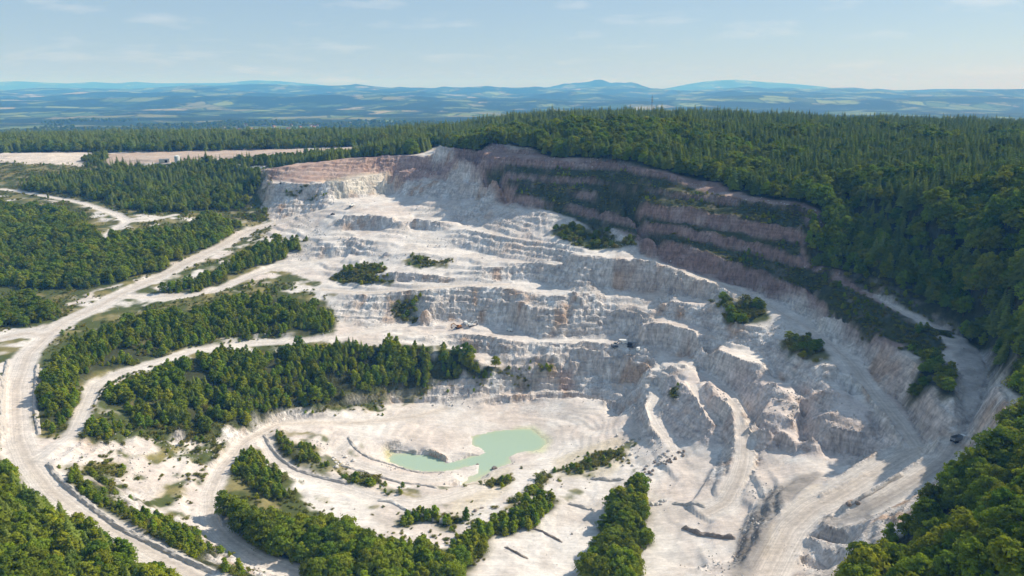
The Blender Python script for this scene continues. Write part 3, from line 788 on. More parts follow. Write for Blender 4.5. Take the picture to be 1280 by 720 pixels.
farm = sstep(250, 900, dist_out) * (1 - in_poly(hill_poly, MX, MY)) * (1 - in_poly(back_poly, MX, MY))
a = me.color_attributes.new('rock', 'FLOAT_COLOR', 'POINT')
a.data.foreach_set('color', np.concatenate([vc, farm[..., None]], -1).astype(np.float32).ravel())
a = me.attributes.new('steep', 'FLOAT', 'POINT')
a.data.foreach_set('value', np.where(inb, bil(steep, MX, MY), 0).astype(np.float32).ravel())
a = me.attributes.new('road', 'FLOAT', 'POINT')
a.data.foreach_set('value', np.where(inb, bil(RD, MX, MY), 0).astype(np.float32).ravel())

a = me.attributes.new('across', 'FLOAT', 'POINT')
a.data.foreach_set('value', np.where(inb, bil(ACR, MX, MY), 30).astype(np.float32).ravel())

def ground_material():
    m, nt, out = new_mat('quarry_ground')
    lk = nt.links.new
    b = pbsdf(nt, out, 0.95)
    b.inputs['Specular IOR Level'].default_value = 0.12
    geo = N(nt, 'ShaderNodeNewGeometry')
    pos = geo.outputs['Position']
    at = N(nt, 'ShaderNodeAttribute', attribute_name='rock')
    stp = N(nt, 'ShaderNodeAttribute', attribute_name='steep')
    # fine mottling
    mp = N(nt, 'ShaderNodeMapping'); mp.inputs['Scale'].default_value = (1, 1, 0.35)
    lk(pos, mp.inputs[0])
    nz = N(nt, 'ShaderNodeTexNoise', i_Scale=0.55, i_Detail=9.0, i_Roughness=0.68)
    lk(mp.outputs[0], nz.inputs['Vector'])
    nzb = N(nt, 'ShaderNodeTexNoise', i_Scale=0.12, i_Detail=6.0, i_Roughness=0.6)
    lk(pos, nzb.inputs['Vector'])
    r1 = N(nt, 'ShaderNodeMapRange'); r1.inputs['From Min'].default_value = 0.3; r1.inputs['From Max'].default_value = 0.7
    r1.inputs['To Min'].default_value = 0.84; r1.inputs['To Max'].default_value = 1.14
    lk(nz.outputs['Fac'], r1.inputs['Value'])
    r2 = N(nt, 'ShaderNodeMapRange'); r2.inputs['From Min'].default_value = 0.3; r2.inputs['From Max'].default_value = 0.7
    r2.inputs['To Min'].default_value = 0.86; r2.inputs['To Max'].default_value = 1.12
    lk(nzb.outputs['Fac'], r2.inputs['Value'])
    mu = N(nt, 'ShaderNodeMath', operation='MULTIPLY'); lk(r1.outputs[0], mu.inputs[0]); lk(r2.outputs[0], mu.inputs[1])
    sc1 = N(nt, 'ShaderNodeVectorMath', operation='SCALE'); lk(at.outputs['Color'], sc1.inputs[0]); lk(mu.outputs[0], sc1.inputs['Scale'])
    # broken faces: dark joints and washed streaks running down the slope
    ms_ = N(nt, 'ShaderNodeMapping'); ms_.inputs['Scale'].default_value = (0.42, 0.42, 0.06); lk(pos, ms_.inputs[0])
    ns_ = N(nt, 'ShaderNodeTexNoise', i_Scale=1.0, i_Detail=8.0, i_Roughness=0.7, i_Distortion=0.6); lk(ms_.outputs[0], ns_.inputs['Vector'])
    rs_ = N(nt, 'ShaderNodeMapRange'); rs_.inputs['From Min'].default_value = 0.36; rs_.inputs['From Max'].default_value = 0.62; rs_.inputs['To Min'].default_value = 0.62; rs_.inputs['To Max'].default_value = 1.22
    lk(ns_.outputs['Fac'], rs_.inputs['Value'])
    mb_ = N(nt, 'ShaderNodeMapping'); mb_.inputs['Scale'].default_value = (0.05, 0.05, 0.55); lk(pos, mb_.inputs[0])
    nb_ = N(nt, 'ShaderNodeTexNoise', i_Scale=1.0, i_Detail=5.0, i_Roughness=0.6, i_Distortion=0.8); lk(mb_.outputs[0], nb_.inputs['Vector'])
    rb_ = N(nt, 'ShaderNodeMapRange'); rb_.inputs['From Min'].default_value = 0.35; rb_.inputs['From Max'].default_value = 0.6; rb_.inputs['To Min'].default_value = 0.84; rb_.inputs['To Max'].default_value = 1.12
    lk(nb_.outputs['Fac'], rb_.inputs['Value'])
    fm_ = N(nt, 'ShaderNodeMath', operation='MULTIPLY'); lk(rs_.outputs[0], fm_.inputs[0]); lk(rb_.outputs[0], fm_.inputs[1])
    # loose stones and scuffs on the shelves
    vs_ = N(nt, 'ShaderNodeTexVoronoi', i_Scale=0.55); lk(pos, vs_.inputs['Vector'])
    vr_ = N(nt, 'ShaderNodeMapRange'); vr_.inputs['From Min'].default_value = 0.10; vr_.inputs['From Max'].default_value = 0.26; vr_.inputs['To Min'].default_value = 0.62; vr_.inputs['To Max'].default_value = 1.0
    lk(vs_.outputs['Distance'], vr_.inputs['Value'])
    nm_ = N(nt, 'ShaderNodeTexNoise', i_Scale=0.035, i_Detail=5.0, i_Roughness=0.65); lk(pos, nm_.inputs['Vector'])
    nr_ = N(nt, 'ShaderNodeMapRange'); nr_.inputs['From Min'].default_value = 0.5; nr_.inputs['From Max'].default_value = 0.62; lk(nm_.outputs['Fac'], nr_.inputs['Value'])
    sm_ = N(nt, 'ShaderNodeMix', data_type='FLOAT'); sm_.inputs['A'].default_value = 1.0; lk(nr_.outputs[0], sm_.inputs['Factor']); lk(vr_.outputs[0], sm_.inputs['B'])
    mt_ = N(nt, 'ShaderNodeMapping'); mt_.inputs['Rotation'].default_value = (0, 0, 0.9); mt_.inputs['Scale'].default_value = (0.05, 0.7, 0.3); lk(pos, mt_.inputs[0])
    nt_ = N(nt, 'ShaderNodeTexNoise', i_Scale=1.0, i_Detail=5.0, i_Roughness=0.6, i_Distortion=1.2); lk(mt_.outputs[0], nt_.inputs['Vector'])
    tr_ = N(nt, 'ShaderNodeMapRange'); tr_.inputs['From Min'].default_value = 0.35; tr_.inputs['From Max'].default_value = 0.6; tr_.inputs['To Min'].default_value = 0.88; tr_.inputs['To Max'].default_value = 1.04; lk(nt_.outputs['Fac'], tr_.inputs['Value'])
    fl_ = N(nt, 'ShaderNodeMath', operation='MULTIPLY'); lk(sm_.outputs[0], fl_.inputs[0]); lk(tr_.outputs[0], fl_.inputs[1])
    # wheel ruts along the haul roads
    ac = N(nt, 'ShaderNodeAttribute', attribute_name='across'); rdm = N(nt, 'ShaderNodeAttribute', attribute_name='road')
    cw = N(nt, 'ShaderNodeCombineXYZ'); lk(ac.outputs['Fac'], cw.inputs[0])
    sx_ = N(nt, 'ShaderNodeMath', operation='MULTIPLY'); sx_.inputs[1].default_value = 0.06; lk(nzb.outputs['Fac'], sx_.inputs[0]); lk(sx_.outputs[0], cw.inputs[1])
    rn_ = N(nt, 'ShaderNodeTexNoise', i_Scale=1.1, i_Detail=3.0, i_Roughness=0.6); lk(cw.outputs[0], rn_.inputs['Vector'])
    rr_ = N(nt, 'ShaderNodeMapRange'); rr_.inputs['From Min'].default_value = 0.38; rr_.inputs['From Max'].default_value = 0.6; rr_.inputs['To Min'].default_value = 0.8; rr_.inputs['To Max'].default_value = 1.06; lk(rn_.outputs['Fac'], rr_.inputs['Value'])
    rm_ = N(nt, 'ShaderNodeMix', data_type='FLOAT'); rm_.inputs['A'].default_value = 1.0; lk(rdm.outputs['Fac'], rm_.inputs['Factor']); lk(rr_.outputs[0], rm_.inputs['B'])
    fl2 = N(nt, 'ShaderNodeMath', operation='MULTIPLY'); lk(fl_.outputs[0], fl2.inputs[0]); lk(rm_.outputs[0], fl2.inputs[1])
    fl_ = fl2
    pick = N(nt, 'ShaderNodeMix', data_type='FLOAT'); lk(stp.outputs['Fac'], pick.inputs['Factor']); lk(fl_.outputs[0], pick.inputs['A']); lk(fm_.outputs[0], pick.inputs['B'])
    mu2 = N(nt, 'ShaderNodeMath', operation='MULTIPLY'); lk(mu.outputs[0], mu2.inputs[0]); lk(pick.outputs[0], mu2.inputs[1])
    lk(mu2.outputs[0], sc1.inputs['Scale'])
    # far farmland: field mosaic, hedges and woods
    vm = N(nt, 'ShaderNodeMapping'); vm.inputs['Scale'].default_value = (1 / 210, 1 / 330, 0); vm.inputs['Rotation'].default_value = (0, 0, 0.35)
    lk(pos, vm.inputs[0])
    wob = N(nt, 'ShaderNodeTexNoise', i_Scale=0.9, i_Detail=2.0); lk(vm.outputs[0], wob.inputs['Vector'])
    wadd = N(nt, 'ShaderNodeVectorMath', operation='MULTIPLY_ADD'); wadd.inputs[1].default_value = (0.5, 0.5, 0); lk(wob.outputs['Color'], wadd.inputs[0]); lk(vm.outputs[0], wadd.inputs[2])
    vo = N(nt, 'ShaderNodeTexVoronoi', voronoi_dimensions='2D', i_Scale=1.0); lk(wadd.outputs[0], vo.inputs['Vector'])
    ve = N(nt, 'ShaderNodeTexVoronoi', voronoi_dimensions='2D', feature='DISTANCE_TO_EDGE', i_Scale=1.0); lk(wadd.outputs[0], ve.inputs['Vector'])
    sp = N(nt, 'ShaderNodeSeparateColor'); lk(vo.outputs['Color'], sp.inputs[0])
    ramp = N(nt, 'ShaderNodeValToRGB'); ramp.color_ramp.interpolation = 'CONSTANT'
    els = ramp.color_ramp.elements
    els[0].position = 0; els[0].color = (0.10, 0.15, 0.045, 1)
    els[1].position = 0.22; els[1].color = (0.16, 0.20, 0.06, 1)
    for p_, c_ in ((0.42, (0.055, 0.09, 0.03)), (0.55, (0.20, 0.20, 0.09)), (0.68, (0.21, 0.26, 0.08)), (0.84, (0.33, 0.29, 0.16)), (0.9, (0.08, 0.11, 0.04))):
        e = els.new(p_); e.color = (*c_, 1)
    lk(sp.outputs[0], ramp.inputs[0])
    wd = N(nt, 'ShaderNodeTexNoise', i_Scale=0.0016, i_Detail=8.0, i_Roughness=0.62); lk(pos, wd.inputs['Vector'])
    wr = N(nt, 'ShaderNodeMapRange'); wr.inputs['From Min'].default_value = 0.44; wr.inputs['From Max'].default_value = 0.50; lk(wd.outputs['Fac'], wr.inputs['Value'])
    hr = N(nt, 'ShaderNodeMapRange'); hr.inputs['From Min'].default_value = 0.035; hr.inputs['From Max'].default_value = 0.07; hr.inputs['To Min'].default_value = 1; hr.inputs['To Max'].default_value = 0; lk(ve.outputs['Distance'], hr.inputs['Value'])
    hn = N(nt, 'ShaderNodeMath', operation='MULTIPLY'); lk(hr.outputs[0], hn.inputs[0]); hn.inputs[1].default_value = 0.8
    mxw = N(nt, 'ShaderNodeMath', operation='MAXIMUM'); lk(wr.outputs[0], mxw.inputs[0]); lk(hn.outputs[0], mxw.inputs[1])
    fm = N(nt, 'ShaderNodeMix', data_type='RGBA'); lk(mxw.outputs[0], fm.inputs['Factor']); lk(ramp.outputs[0], fm.inputs['A']); fm.inputs['B'].default_value = (0.028, 0.045, 0.020, 1)
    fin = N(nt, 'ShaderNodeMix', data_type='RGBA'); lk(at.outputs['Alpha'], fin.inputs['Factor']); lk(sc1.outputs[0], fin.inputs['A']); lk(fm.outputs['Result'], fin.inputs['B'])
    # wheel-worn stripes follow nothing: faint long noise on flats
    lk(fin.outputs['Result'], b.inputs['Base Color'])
    # relief
    bp = N(nt, 'ShaderNodeBump'); bp.inputs['Distance'].default_value = 1.0
    st = N(nt, 'ShaderNodeMapRange'); st.inputs['To Min'].default_value = 0.15; st.inputs['To Max'].default_value = 1.0; lk(stp.outputs['Fac'], st.inputs['Value'])
    lk(st.outputs[0], bp.inputs['Strength'])
    hh = N(nt, 'ShaderNodeMath', operation='ADD'); lk(nz.outputs['Fac'], hh.inputs[0]); lk(ns_.outputs['Fac'], hh.inputs[1])
    lk(hh.outputs[0], bp.inputs['Height'])
    lk(bp.outputs[0], b.inputs['Normal'])
    return m
M['ground'] = ground_material()
me.materials.append(M['ground'])
g_obj = bpy.data.objects.new('ground', me); C.objects.link(g_obj)
g_obj['kind'] = 'structure'
g_obj['label'] = 'terraced white kaolin quarry and the land around it'
print('ground', len(quads), round(time.time() - T0, 1))

# ------------------------------------------------------------------ pond
def mesh_obj(name, vs_, fs_, mat=None, parent=None, smooth=False, col=C):
    m = bpy.data.meshes.new(name)
    m.from_pydata([tuple(v) for v in vs_], [], [tuple(f) for f in fs_])
    if mat is not None: m.materials.append(mat)
    if smooth: m.polygons.foreach_set('use_smooth', np.ones(len(m.polygons), bool))
    m.update()
    o = bpy.data.objects.new(name, m)
    col.objects.link(o)
    if parent is not None: o.parent = parent
    return o
m, nt, out = new_mat('milky_green_water')
b = pbsdf(nt, out, 0.12)
tc = N(nt, 'ShaderNodeNewGeometry')
nz = N(nt, 'ShaderNodeTexNoise', i_Scale=0.12, i_Detail=5.0); nt.links.new(tc.outputs['Position'], nz.inputs['Vector'])
sh_ = N(nt, 'ShaderNodeAttribute', attribute_name='depth')
ad = N(nt, 'ShaderNodeMath', operation='MULTIPLY_ADD'); ad.inputs[1].default_value = 0.45; nt.links.new(nz.outputs['Fac'], ad.inputs[0]); nt.links.new(sh_.outputs['Fac'], ad.inputs[2])
cr = N(nt, 'ShaderNodeValToRGB'); cr.color_ramp.elements[0].position = 0.55; cr.color_ramp.elements[1].position = 1.15
cr.color_ramp.elements[0].color = (0.52, 0.50, 0.34, 1); cr.color_ramp.elements[1].color = (0.36, 0.46, 0.345, 1)
e_ = cr.color_ramp.elements.new(0.8); e_.color = (0.40, 0.47, 0.33, 1)
nt.links.new(ad.outputs[0], cr.inputs[0]); nt.links.new(cr.outputs[0], b.inputs['Base Color'])
rp = N(nt, 'ShaderNodeTexNoise', i_Scale=1.2, i_Detail=3.0); nt.links.new(tc.outputs['Position'], rp.inputs['Vector'])
bp = N(nt, 'ShaderNodeBump', i_Strength=0.08, i_Distance=0.05); nt.links.new(rp.outputs['Fac'], bp.inputs['Height']); nt.links.new(bp.outputs[0], b.inputs['Normal'])
c0 = pool_w.mean(0); lo = pool_w.min(0) - 3; hi = pool_w.max(0) + 3
wx = np.arange(lo[0], hi[0], 2.0); wy = np.arange(lo[1], hi[1], 2.0)
WX, WY = np.meshgrid(wx, wy); wi = np.arange(WX.size).reshape(WX.shape)
po = mesh_obj('water', np.stack([WX, WY, WX * 0], -1).reshape(-1, 3), np.stack([wi[:-1, :-1], wi[:-1, 1:], wi[1:, 1:], wi[1:, :-1]], -1).reshape(-1, 4).tolist(), m)
a = po.data.attributes.new('depth', 'FLOAT', 'POINT')
def _soft(A, n):
    for _ in range(n):
        Q = np.pad(A, 1, mode='edge'); A = (Q[:-2, 1:-1] + Q[2:, 1:-1] + Q[1:-1, :-2] + Q[1:-1, 2:] + 2 * A) / 6
    return A
a.data.foreach_set('value', bil(_soft(PMF, 30), WX, WY).astype(np.float32).ravel())
po['kind'] = 'structure'; po['label'] = 'milky green pond on the quarry floor'

# ------------------------------------------------------------------ haze
def haze():
    m, nt, out = new_mat('haze_air')
    v = N(nt, 'ShaderNodeVolumePrincipled')
    v.inputs['Color'].default_value = (0.11, 0.42, 1.0, 1)
    v.inputs['Absorption Color'].default_value = (1, 1, 1, 1)
    v.inputs['Density'].default_value = 1.15e-4
    v.inputs['Anisotropy'].default_value = 0.0
    nt.links.new(v.outputs[0], out.inputs['Volume'])
    top = max(float(MZ.max()), CAM_Z) + 30; bot = float(MZ.min()) - 2
    x0, x1, y0, y1 = -27000, 27000, -6000, 31000
    V = [(x0, y0, bot), (x1, y0, bot), (x1, y1, bot), (x0, y1, bot), (x0, y0, top), (x1, y0, top), (x1, y1, top), (x0, y1, top)]
    F = [(3, 2, 1, 0), (4, 5, 6, 7), (0, 1, 5, 4), (1, 2, 6, 5), (2, 3, 7, 6), (3, 0, 4, 7)]
    o = mesh_obj('haze', V, F, m)
    o['kind'] = 'stuff'; o['label'] = 'thin blue summer haze'; o['category'] = 'haze'
    print('haze', bot, top)
haze()

# ------------------------------------------------------------------ plants
def leaf_quads(pts, nrm, size, jitter, r, flat=0.0):
    """one small bent leaf-clump face per point"""
    V = []; F = []; T = []
    for p, n in zip(pts, nrm):
        n = np.array(n) + r.normal(0, jitter, 3); n /= np.linalg.norm(n) + 1e-9
        t = np.cross(n, r.normal(0, 1, 3)); t /= np.linalg.norm(t) + 1e-9
        bt = np.cross(n, t)
        s = size * r.uniform(0.6, 1.3)
        k = len(V)
        V += [p + t * s + n * s * 0.1, p + bt * s * 0.8 - n * s * .15, p - t * s + n * s * 0.1, p - bt * s * 0.8 - n * s * .15]
        F.append((k, k + 1, k + 2, k + 3)); T.append(r.uniform(0, 1))
    return V, F, T

def stem(V, F, path, r0, r1, sides=6):
    k0 = len(V); n = len(path)
    for i, p in enumerate(path):
        rr = r0 + (r1 - r0) * i / (n - 1)
        for s in range(sides):
            a = 2 * math.pi * s / sides
            V.append(np.array([p[0] + rr * math.cos(a), p[1] + rr * math.sin(a), p[2]]))
    for i in range(n - 1):
        for s in range(sides):
            a = k0 + i * sides + s; b_ = k0 + i * sides + (s + 1) % sides
            F.append((a, b_, b_ + sides, a + sides))

def broadleaf(seed, H=10.0, W=0.40, lobes=16, per=62, leaf=0.055, base=0.22, pointy=0.0):
    r = np.random.default_rng(seed)
    TV, TF = [], []
    stem(TV, TF, [(0, 0, -0.04 * H), (0.01 * H, 0, 0.2 * H), (0, 0.015 * H, 0.5 * H), (0.01 * H, 0, 0.78 * H)], 0.022 * H, 0.006 * H)
    V, F, T = [], [], []
    for k in range(lobes):
        f = (k + 0.5) / lobes
        hz = base + (0.93 - base) * f
        prof = math.sin(math.pi * min(1, (hz - base + 0.12) / (1.12 - base)) ** (0.8 + 0.0 * pointy)) ** (0.7 + 0.6 * pointy)
        rad = W * H * prof * r.uniform(0.35, 0.75)
        an = k * 2.4 + r.uniform(-0.5, 0.5)
        c = np.array([rad * math.cos(an), rad * math.sin(an), hz * H])
        lr = H * r.uniform(0.11, 0.19) * (1 - 0.35 * f * (1 + pointy))
        tip = c.copy(); tip[2] -= lr * 0.3
        stem(TV, TF, [(0, 0, max(0.15, hz - 0.18) * H), tuple(tip)], 0.008 * H, 0.003 * H, 4)
        d = r.normal(0, 1, (per, 3)); d /= np.linalg.norm(d, axis=1)[:, None]
        d[:, 2] = np.where(d[:, 2] < -0.35, -d[:, 2], d[:, 2])
        rr = lr * r.uniform(0.5, 1.28, per)
        pts = c + d * rr[:, None] * np.array([1.15, 1.15, 0.85 + 0.4 * pointy])
        v, f_, t = leaf_quads(pts, d, leaf * H, 0.33, r)
        lobe_t = r.uniform(-0.25, 0.25)
        o = len(V); V += v; F += [tuple(i + o for i in q) for q in f_]; T += [min(1, max(0, x * 0.6 + 0.2 + lobe_t)) for x in t]
    return (TV, TF), (V, F, T)

def conifer(seed, H=18.0, W=0.17, tiers=15, base=0.14, leaf=1.0):
    r = np.random.default_rng(seed)
    TV, TF = [], []
    stem(TV, TF, [(0, 0, -0.03 * H), (0, 0, 0.45 * H), (0, 0, 0.97 * H)], 0.014 * H, 0.002 * H)
    V, F, T = [], [], []
    for k in range(tiers):
        f = k / (tiers - 1)
        z = H * (base + (0.97 - base) * f)
        rad = H * W * (1 - f) ** 0.85 * r.uniform(0.85, 1.12) + 0.018 * H
        nb = max(5, int(11 * (1 - f * 0.6)))
        for j in range(nb):
            a = 2 * math.pi * j / nb + k * 0.7 + r.uniform(-0.25, 0.25)
            L_ = rad * r.uniform(0.7, 1.15)
            ca, sa = math.cos(a), math.sin(a)
            tan = np.array([-sa, ca, 0]); dr = np.array([ca, sa, 0])
            droop = L_ * r.uniform(0.15, 0.5)
            w0 = L_ * r.uniform(0.22, 0.34) + 0.01 * H
            t_ = min(1, max(0, r.uniform(0.05, 0.75) + 0.2 * f))
            p0 = np.array([0, 0, z + 0.02 * H]); p1 = dr * L_ * 0.55 + np.array([0, 0, z - droop * 0.25]); p2 = dr * L_ + np.array([0, 0, z - droop])
            o = len(V)
            V += [p0, p1 - tan * w0 - np.array([0, 0, w0 * .5]), p1 + np.array([0, 0, w0 * .25]), p1 + tan * w0 - np.array([0, 0, w0 * .5]), p2]
            F += [(o, o + 1, o + 2), (o, o + 2, o + 3), (o + 2, o + 1, o + 4), (o + 3, o + 2, o + 4)]
            T += [t_, t_, min(1, t_ + .15), min(1, t_ + .15)]
    return (TV, TF), (V, F, T)

def shrub(seed, H=2.6, blobs=7, per=48):
    r = np.random.default_rng(seed)
    TV, TF = [], []
    V, F, T = [], [], []
    for k in range(blobs):
        an = r.uniform(0, 6.28); rad = H * r.uniform(0, 0.55)
        c = np.array([rad * math.cos(an), rad * math.sin(an), H * r.uniform(0.28, 0.72)])
        lr = H * r.uniform(0.22, 0.36)
        stem(TV, TF, [(0.1 * c[0], 0.1 * c[1], -0.1 * H), tuple(c)], 0.03 * H, 0.012 * H, 4)
        d = r.normal(0, 1, (per, 3)); d /= np.linalg.norm(d, axis=1)[:, None]
        pts = c + d * (lr * r.uniform(0.7, 1.1, per))[:, None]
        v, f_, t = leaf_quads(pts, d, 0.085 * H, 0.6, r)
        o = len(V); V += v; F += [tuple(i + o for i in q) for q in f_]; T += t
    return (TV, TF), (V, F, T)

def geo_mesh(name, parts):
    """parts: list of (verts, faces, tint or None, material)"""
    V, F, T, MI = [], [], [], []
    mats = []
    for v, f, t, mat in parts:
        o = len(V); V += [tuple(p) for p in v]; F += [tuple(i + o for i in q) for q in f]
        T += list(t) if t is not None else [0.5] * len(f)
        if mat not in mats: mats.append(mat)
        MI += [mats.index(mat)] * len(f)
    m = bpy.data.meshes.new(name)
    m.from_pydata(V, [], F)
    for mt in mats: m.materials.append(mt)
    m.polygons.foreach_set('material_index', np.array(MI, np.int32))
    a = m.attributes.new('tint', 'FLOAT', 'FACE'); a.data.foreach_set('value', np.array(T, np.float32))
    m.update()
    return m

src = bpy.data.collections.new('plant_sources')       # shared meshes for the wood masses
KIND = {}
def add_kind(kind, maker, mat, n):
    KIND[kind] = []
    for k in range(n):
        (tv, tf), (cv, cf, ct) = maker(k)
        tm = geo_mesh(kind + '_trunk', [(tv, tf, None, M['bark'])])
        cm = geo_mesh(kind + '_crown', [(cv, cf, ct, mat)])
        bm_ = geo_mesh(kind + '_whole', [(tv, tf, None, M['bark']), (cv, cf, ct, mat)])
        so = bpy.data.objects.new('%s_source_%d' % (kind, k), bm_)
        KIND[kind].append((tm, cm, so))
# unit heights: every plant mesh is one metre tall and scaled in place
add_kind('broadleaf_tree', lambda k: broadleaf(100 + k, 1.0, (0.40, 0.46, 0.36, 0.42)[k], (18, 20, 16, 18)[k], 84, 0.038), M['leaf'], 4)
add_kind('young_tree', lambda k: broadleaf(200 + k, 1.0, (0.25, 0.30, 0.22, 0.27)[k], 15, 62, 0.042, 0.08, 0.8), M['young'], 4)
add_kind('pine_tree', lambda k: conifer(300 + k, 1.0, (0.21, 0.25, 0.19, 0.23)[k], 15), M['needle'], 4)
add_kind('shrub', lambda k: shrub(400 + k, 1.0), M['shrub'], 3)
for kd in KIND.values():
    for _, _, so in kd: src.objects.link(so)
src_names = sorted(o.name for o in src.objects)
SRC_INDEX = {n: i for i, n in enumerate(src_names)}

plants = []     # area, kind, variant, x, y, z, height, width, yaw
def scatter(area, poly, spacing, mixk, keep=None, thin=0.0, xlim=None):
    """mixk: list of (kind, share, hmin, hmax, width factor)"""
    lo = poly.min(0); hi = poly.max(0)
    xs = np.arange(lo[0], hi[0] + spacing, spacing); ys = np.arange(lo[1], hi[1] + spacing, spacing)
    A, B = np.meshgrid(xs, ys)
    A = A + rng.uniform(-.48, .48, A.shape) * spacing; B = B + rng.uniform(-.48, .48, B.shape) * spacing
    A = A.ravel(); B = B.ravel()
    if poly is hill_poly or poly is back_poly: m = in_poly(poly, A, B)
    else: m = in_poly(poly, *warp(A, B))
    A, B = A[m], B[m]
    if thin > 0:
        k = fbm(A / 9, B / 9, oct=3, seed=91) > thin
        A, B = A[k], B[k]
    rdm = bil(RD, A, B)
    k = (rdm < 0.35) | (A < X0) | (A > X1) | (B > Y1)
    A, B = A[k], B[k]
    if keep is not None:
        k = keep(A, B); A, B = A[k], B[k]
    Zs = height(A, B)
    px, py, dp = project(A, B, Zs + 6)
    k = (dp > 20) & (px > -260) & (px < 1540) & (py < 980)
    A, B, Zs = A[k], B[k], Zs[k]
    shares = np.array([q[1] for q in mixk], float); shares /= shares.sum()
    # patches of one kind, not salt and pepper
    sel = np.clip(fbm(A / 28, B / 28, oct=2, seed=hash_name(area)) * 0.9 + rng.uniform(-.35, .35, len(A)) + 0.05, 0, 0.9999)
    order = np.argsort(np.argsort(sel)) / max(1, len(sel))
    ch = np.searchsorted(np.cumsum(shares), order, side='right').clip(0, len(mixk) - 1)
    vig = 0.45 + 1.1 * fbm(A / 24, B / 24, oct=3, seed=95)
    for i in range(len(A)):
        kd, _, h0, h1, wf = mixk[ch[i]]
        h = (h0 + (h1 - h0) * rng.beta(1.3, 1.9)) * vig[i]
        plants.append((area, kd, int(rng.integers(len(KIND[kd]))), A[i], B[i], Zs[i], h, h * wf * rng.uniform(0.85, 1.2), rng.uniform(0, 6.283)))

def hash_name(s): return sum(ord(c) * (i + 3) for i, c in enumerate(s)) % 9973

YT = ('young_tree', 6, 5.5, 10.5, 1.15); YS = ('young_tree', 3, 3.0, 6.0, 1.3); BT = ('broadleaf_tree', 3, 8, 13, 1.0)
SH = ('shrub', 3, 1.2, 3.0, 1.2); PT = ('pine_tree', 1, 9, 16, 1.1)
SPEC = {
 'strip_wood': (2.7, [('young_tree', 8, 4, 10, 1.05), ('broadleaf_tree', 1.5, 6, 11, 1.0), SH, ('pine_tree', 0.4, 8, 13, 1.15)], 0.41),
 'road_wood': (2.7, [('young_tree', 8, 3.5, 9, 1.05), ('broadleaf_tree', 1.2, 6, 10, 1.0), SH], 0.39),
 'left_wood': (3.8, [('broadleaf_tree', 4, 7, 12, 1.05), ('young_tree', 4, 6, 11, 1.1)], 0.2),
 'left_clump': (3.6, [('broadleaf_tree', 1, 7, 11, 1.1)], 0.0),
 'wedge_wood': (3.0, [('young_tree', 5, 4, 9, 1.1), ('broadleaf_tree', 1, 6, 10, 1.05), SH], 0.3),
 'knoll_wood': (3.9, [('broadleaf_tree', 3, 5, 11, 1.05), ('shrub', 2, 1.5, 3.5, 1.2), ('young_tree', 2, 5, 9, 1.1), ('pine_tree', 1.6, 10, 19, 1.1)], 0.26),
 'rim_pines': (3.8, [('pine_tree', 1, 6, 12, 1.2)], 0.0),
 'lower_left_wood': (3.5, [('broadleaf_tree', 3, 6, 12, 1.05), ('young_tree', 5, 5, 11, 1.1), ('pine_tree', 1.6, 9, 15, 1.25)], 0.2),
 'road_bank': (2.2, [('young_tree', 5, 2.5, 6.5, 1.15), ('shrub', 4, 1.0, 2.4, 1.3)], 0.34),
 'island_thicket': (2.1, [('young_tree', 6, 3, 7, 1.1), ('shrub', 2, 1.2, 2.6, 1.2)], 0.28),
 'front_thicket': (2.7, [('young_tree', 5, 5, 10, 1.15), ('broadleaf_tree', 3, 7, 13, 1.0), ('shrub', 1, 1.5, 3, 1.2)], 0.22),
 'hedge': (2.3, [('young_tree', 6, 4, 8.5, 1.15), ('broadleaf_tree', 0.6, 6, 9, 1.0), ('shrub', 2, 1.2, 2.6, 1.2)], 0.28),
 'pond_clump': (2.3, [('young_tree', 5, 3.5, 8, 1.2), ('shrub', 2, 1.2, 2.6, 1.2)], 0.25),
 'flat_row': (2.5, [('young_tree', 5, 5, 10.5, 1.15), ('broadleaf_tree', 2, 8, 12, 1.0), ('shrub', 1, 1.5, 3, 1.2)], 0.22),
 'ring_thicket': (2.2, [('young_tree', 4, 2.5, 5.5, 1.2), ('shrub', 3, 1.2, 2.6, 1.2)], 0.3),
 'road_corner': (2.2, [('young_tree', 4, 3, 6.5, 1.2), ('shrub', 3, 1.2, 2.6, 1.2)], 0.25),
 'corner_forest': (4.8, [('broadleaf_tree', 6, 7, 15, 1.1), ('young_tree', 4, 6, 12, 1.15), ('shrub', 1, 2, 4, 1.2)], 0.14),
 'strip_trees': (4.5, [('broadleaf_tree', 3, 4, 9, 1.1), ('pine_tree', 2, 6, 13, 1.15), ('shrub', 2, 1.5, 3.5, 1.2)], 0.3),
 'wall_trees': (3.6, [('broadleaf_tree', 3, 5, 9, 1.1), ('shrub', 1, 2, 4, 1.2)], 0.15),
}
for n, p in WP:
    if n in SPEC:
        sp, mixk, th = SPEC[n]
    else:
        sp, mixk, th = 2.6, [('shrub', 5, 1.2, 3.2, 1.3), ('young_tree', 1.2, 2.5, 5, 1.5)], 0.33
        if n in ('slope_shrubs', 'ramp_shrubs', 'gully_shrubs'): mixk, th = [('shrub', 4, 2, 4.5, 1.2), ('broadleaf_tree', 1.5, 4, 8, 1.2)], 0.42
    scatter(n, p, sp, mixk, thin=th)
    if n in ('strip_wood', 'road_wood', 'wedge_wood', 'road_bank', 'island_thicket', 'hedge', 'front_thicket', 'lower_left_wood'):
        scatter(n + '_floor', p, 2.7, [('shrub', 4, 0.7, 2.2, 1.6), ('young_tree', 1, 2, 4, 1.4)], thin=0.42)
for b in BERMS: scatter('berm_scrub', b, 2.4, [('shrub', 14, 0.5, 1.4, 1.7), ('young_tree', 1, 2.0, 4.0, 1.2)], thin=0.40, keep=lambda A, B: bil(RIMV, A, B) > 0.35)
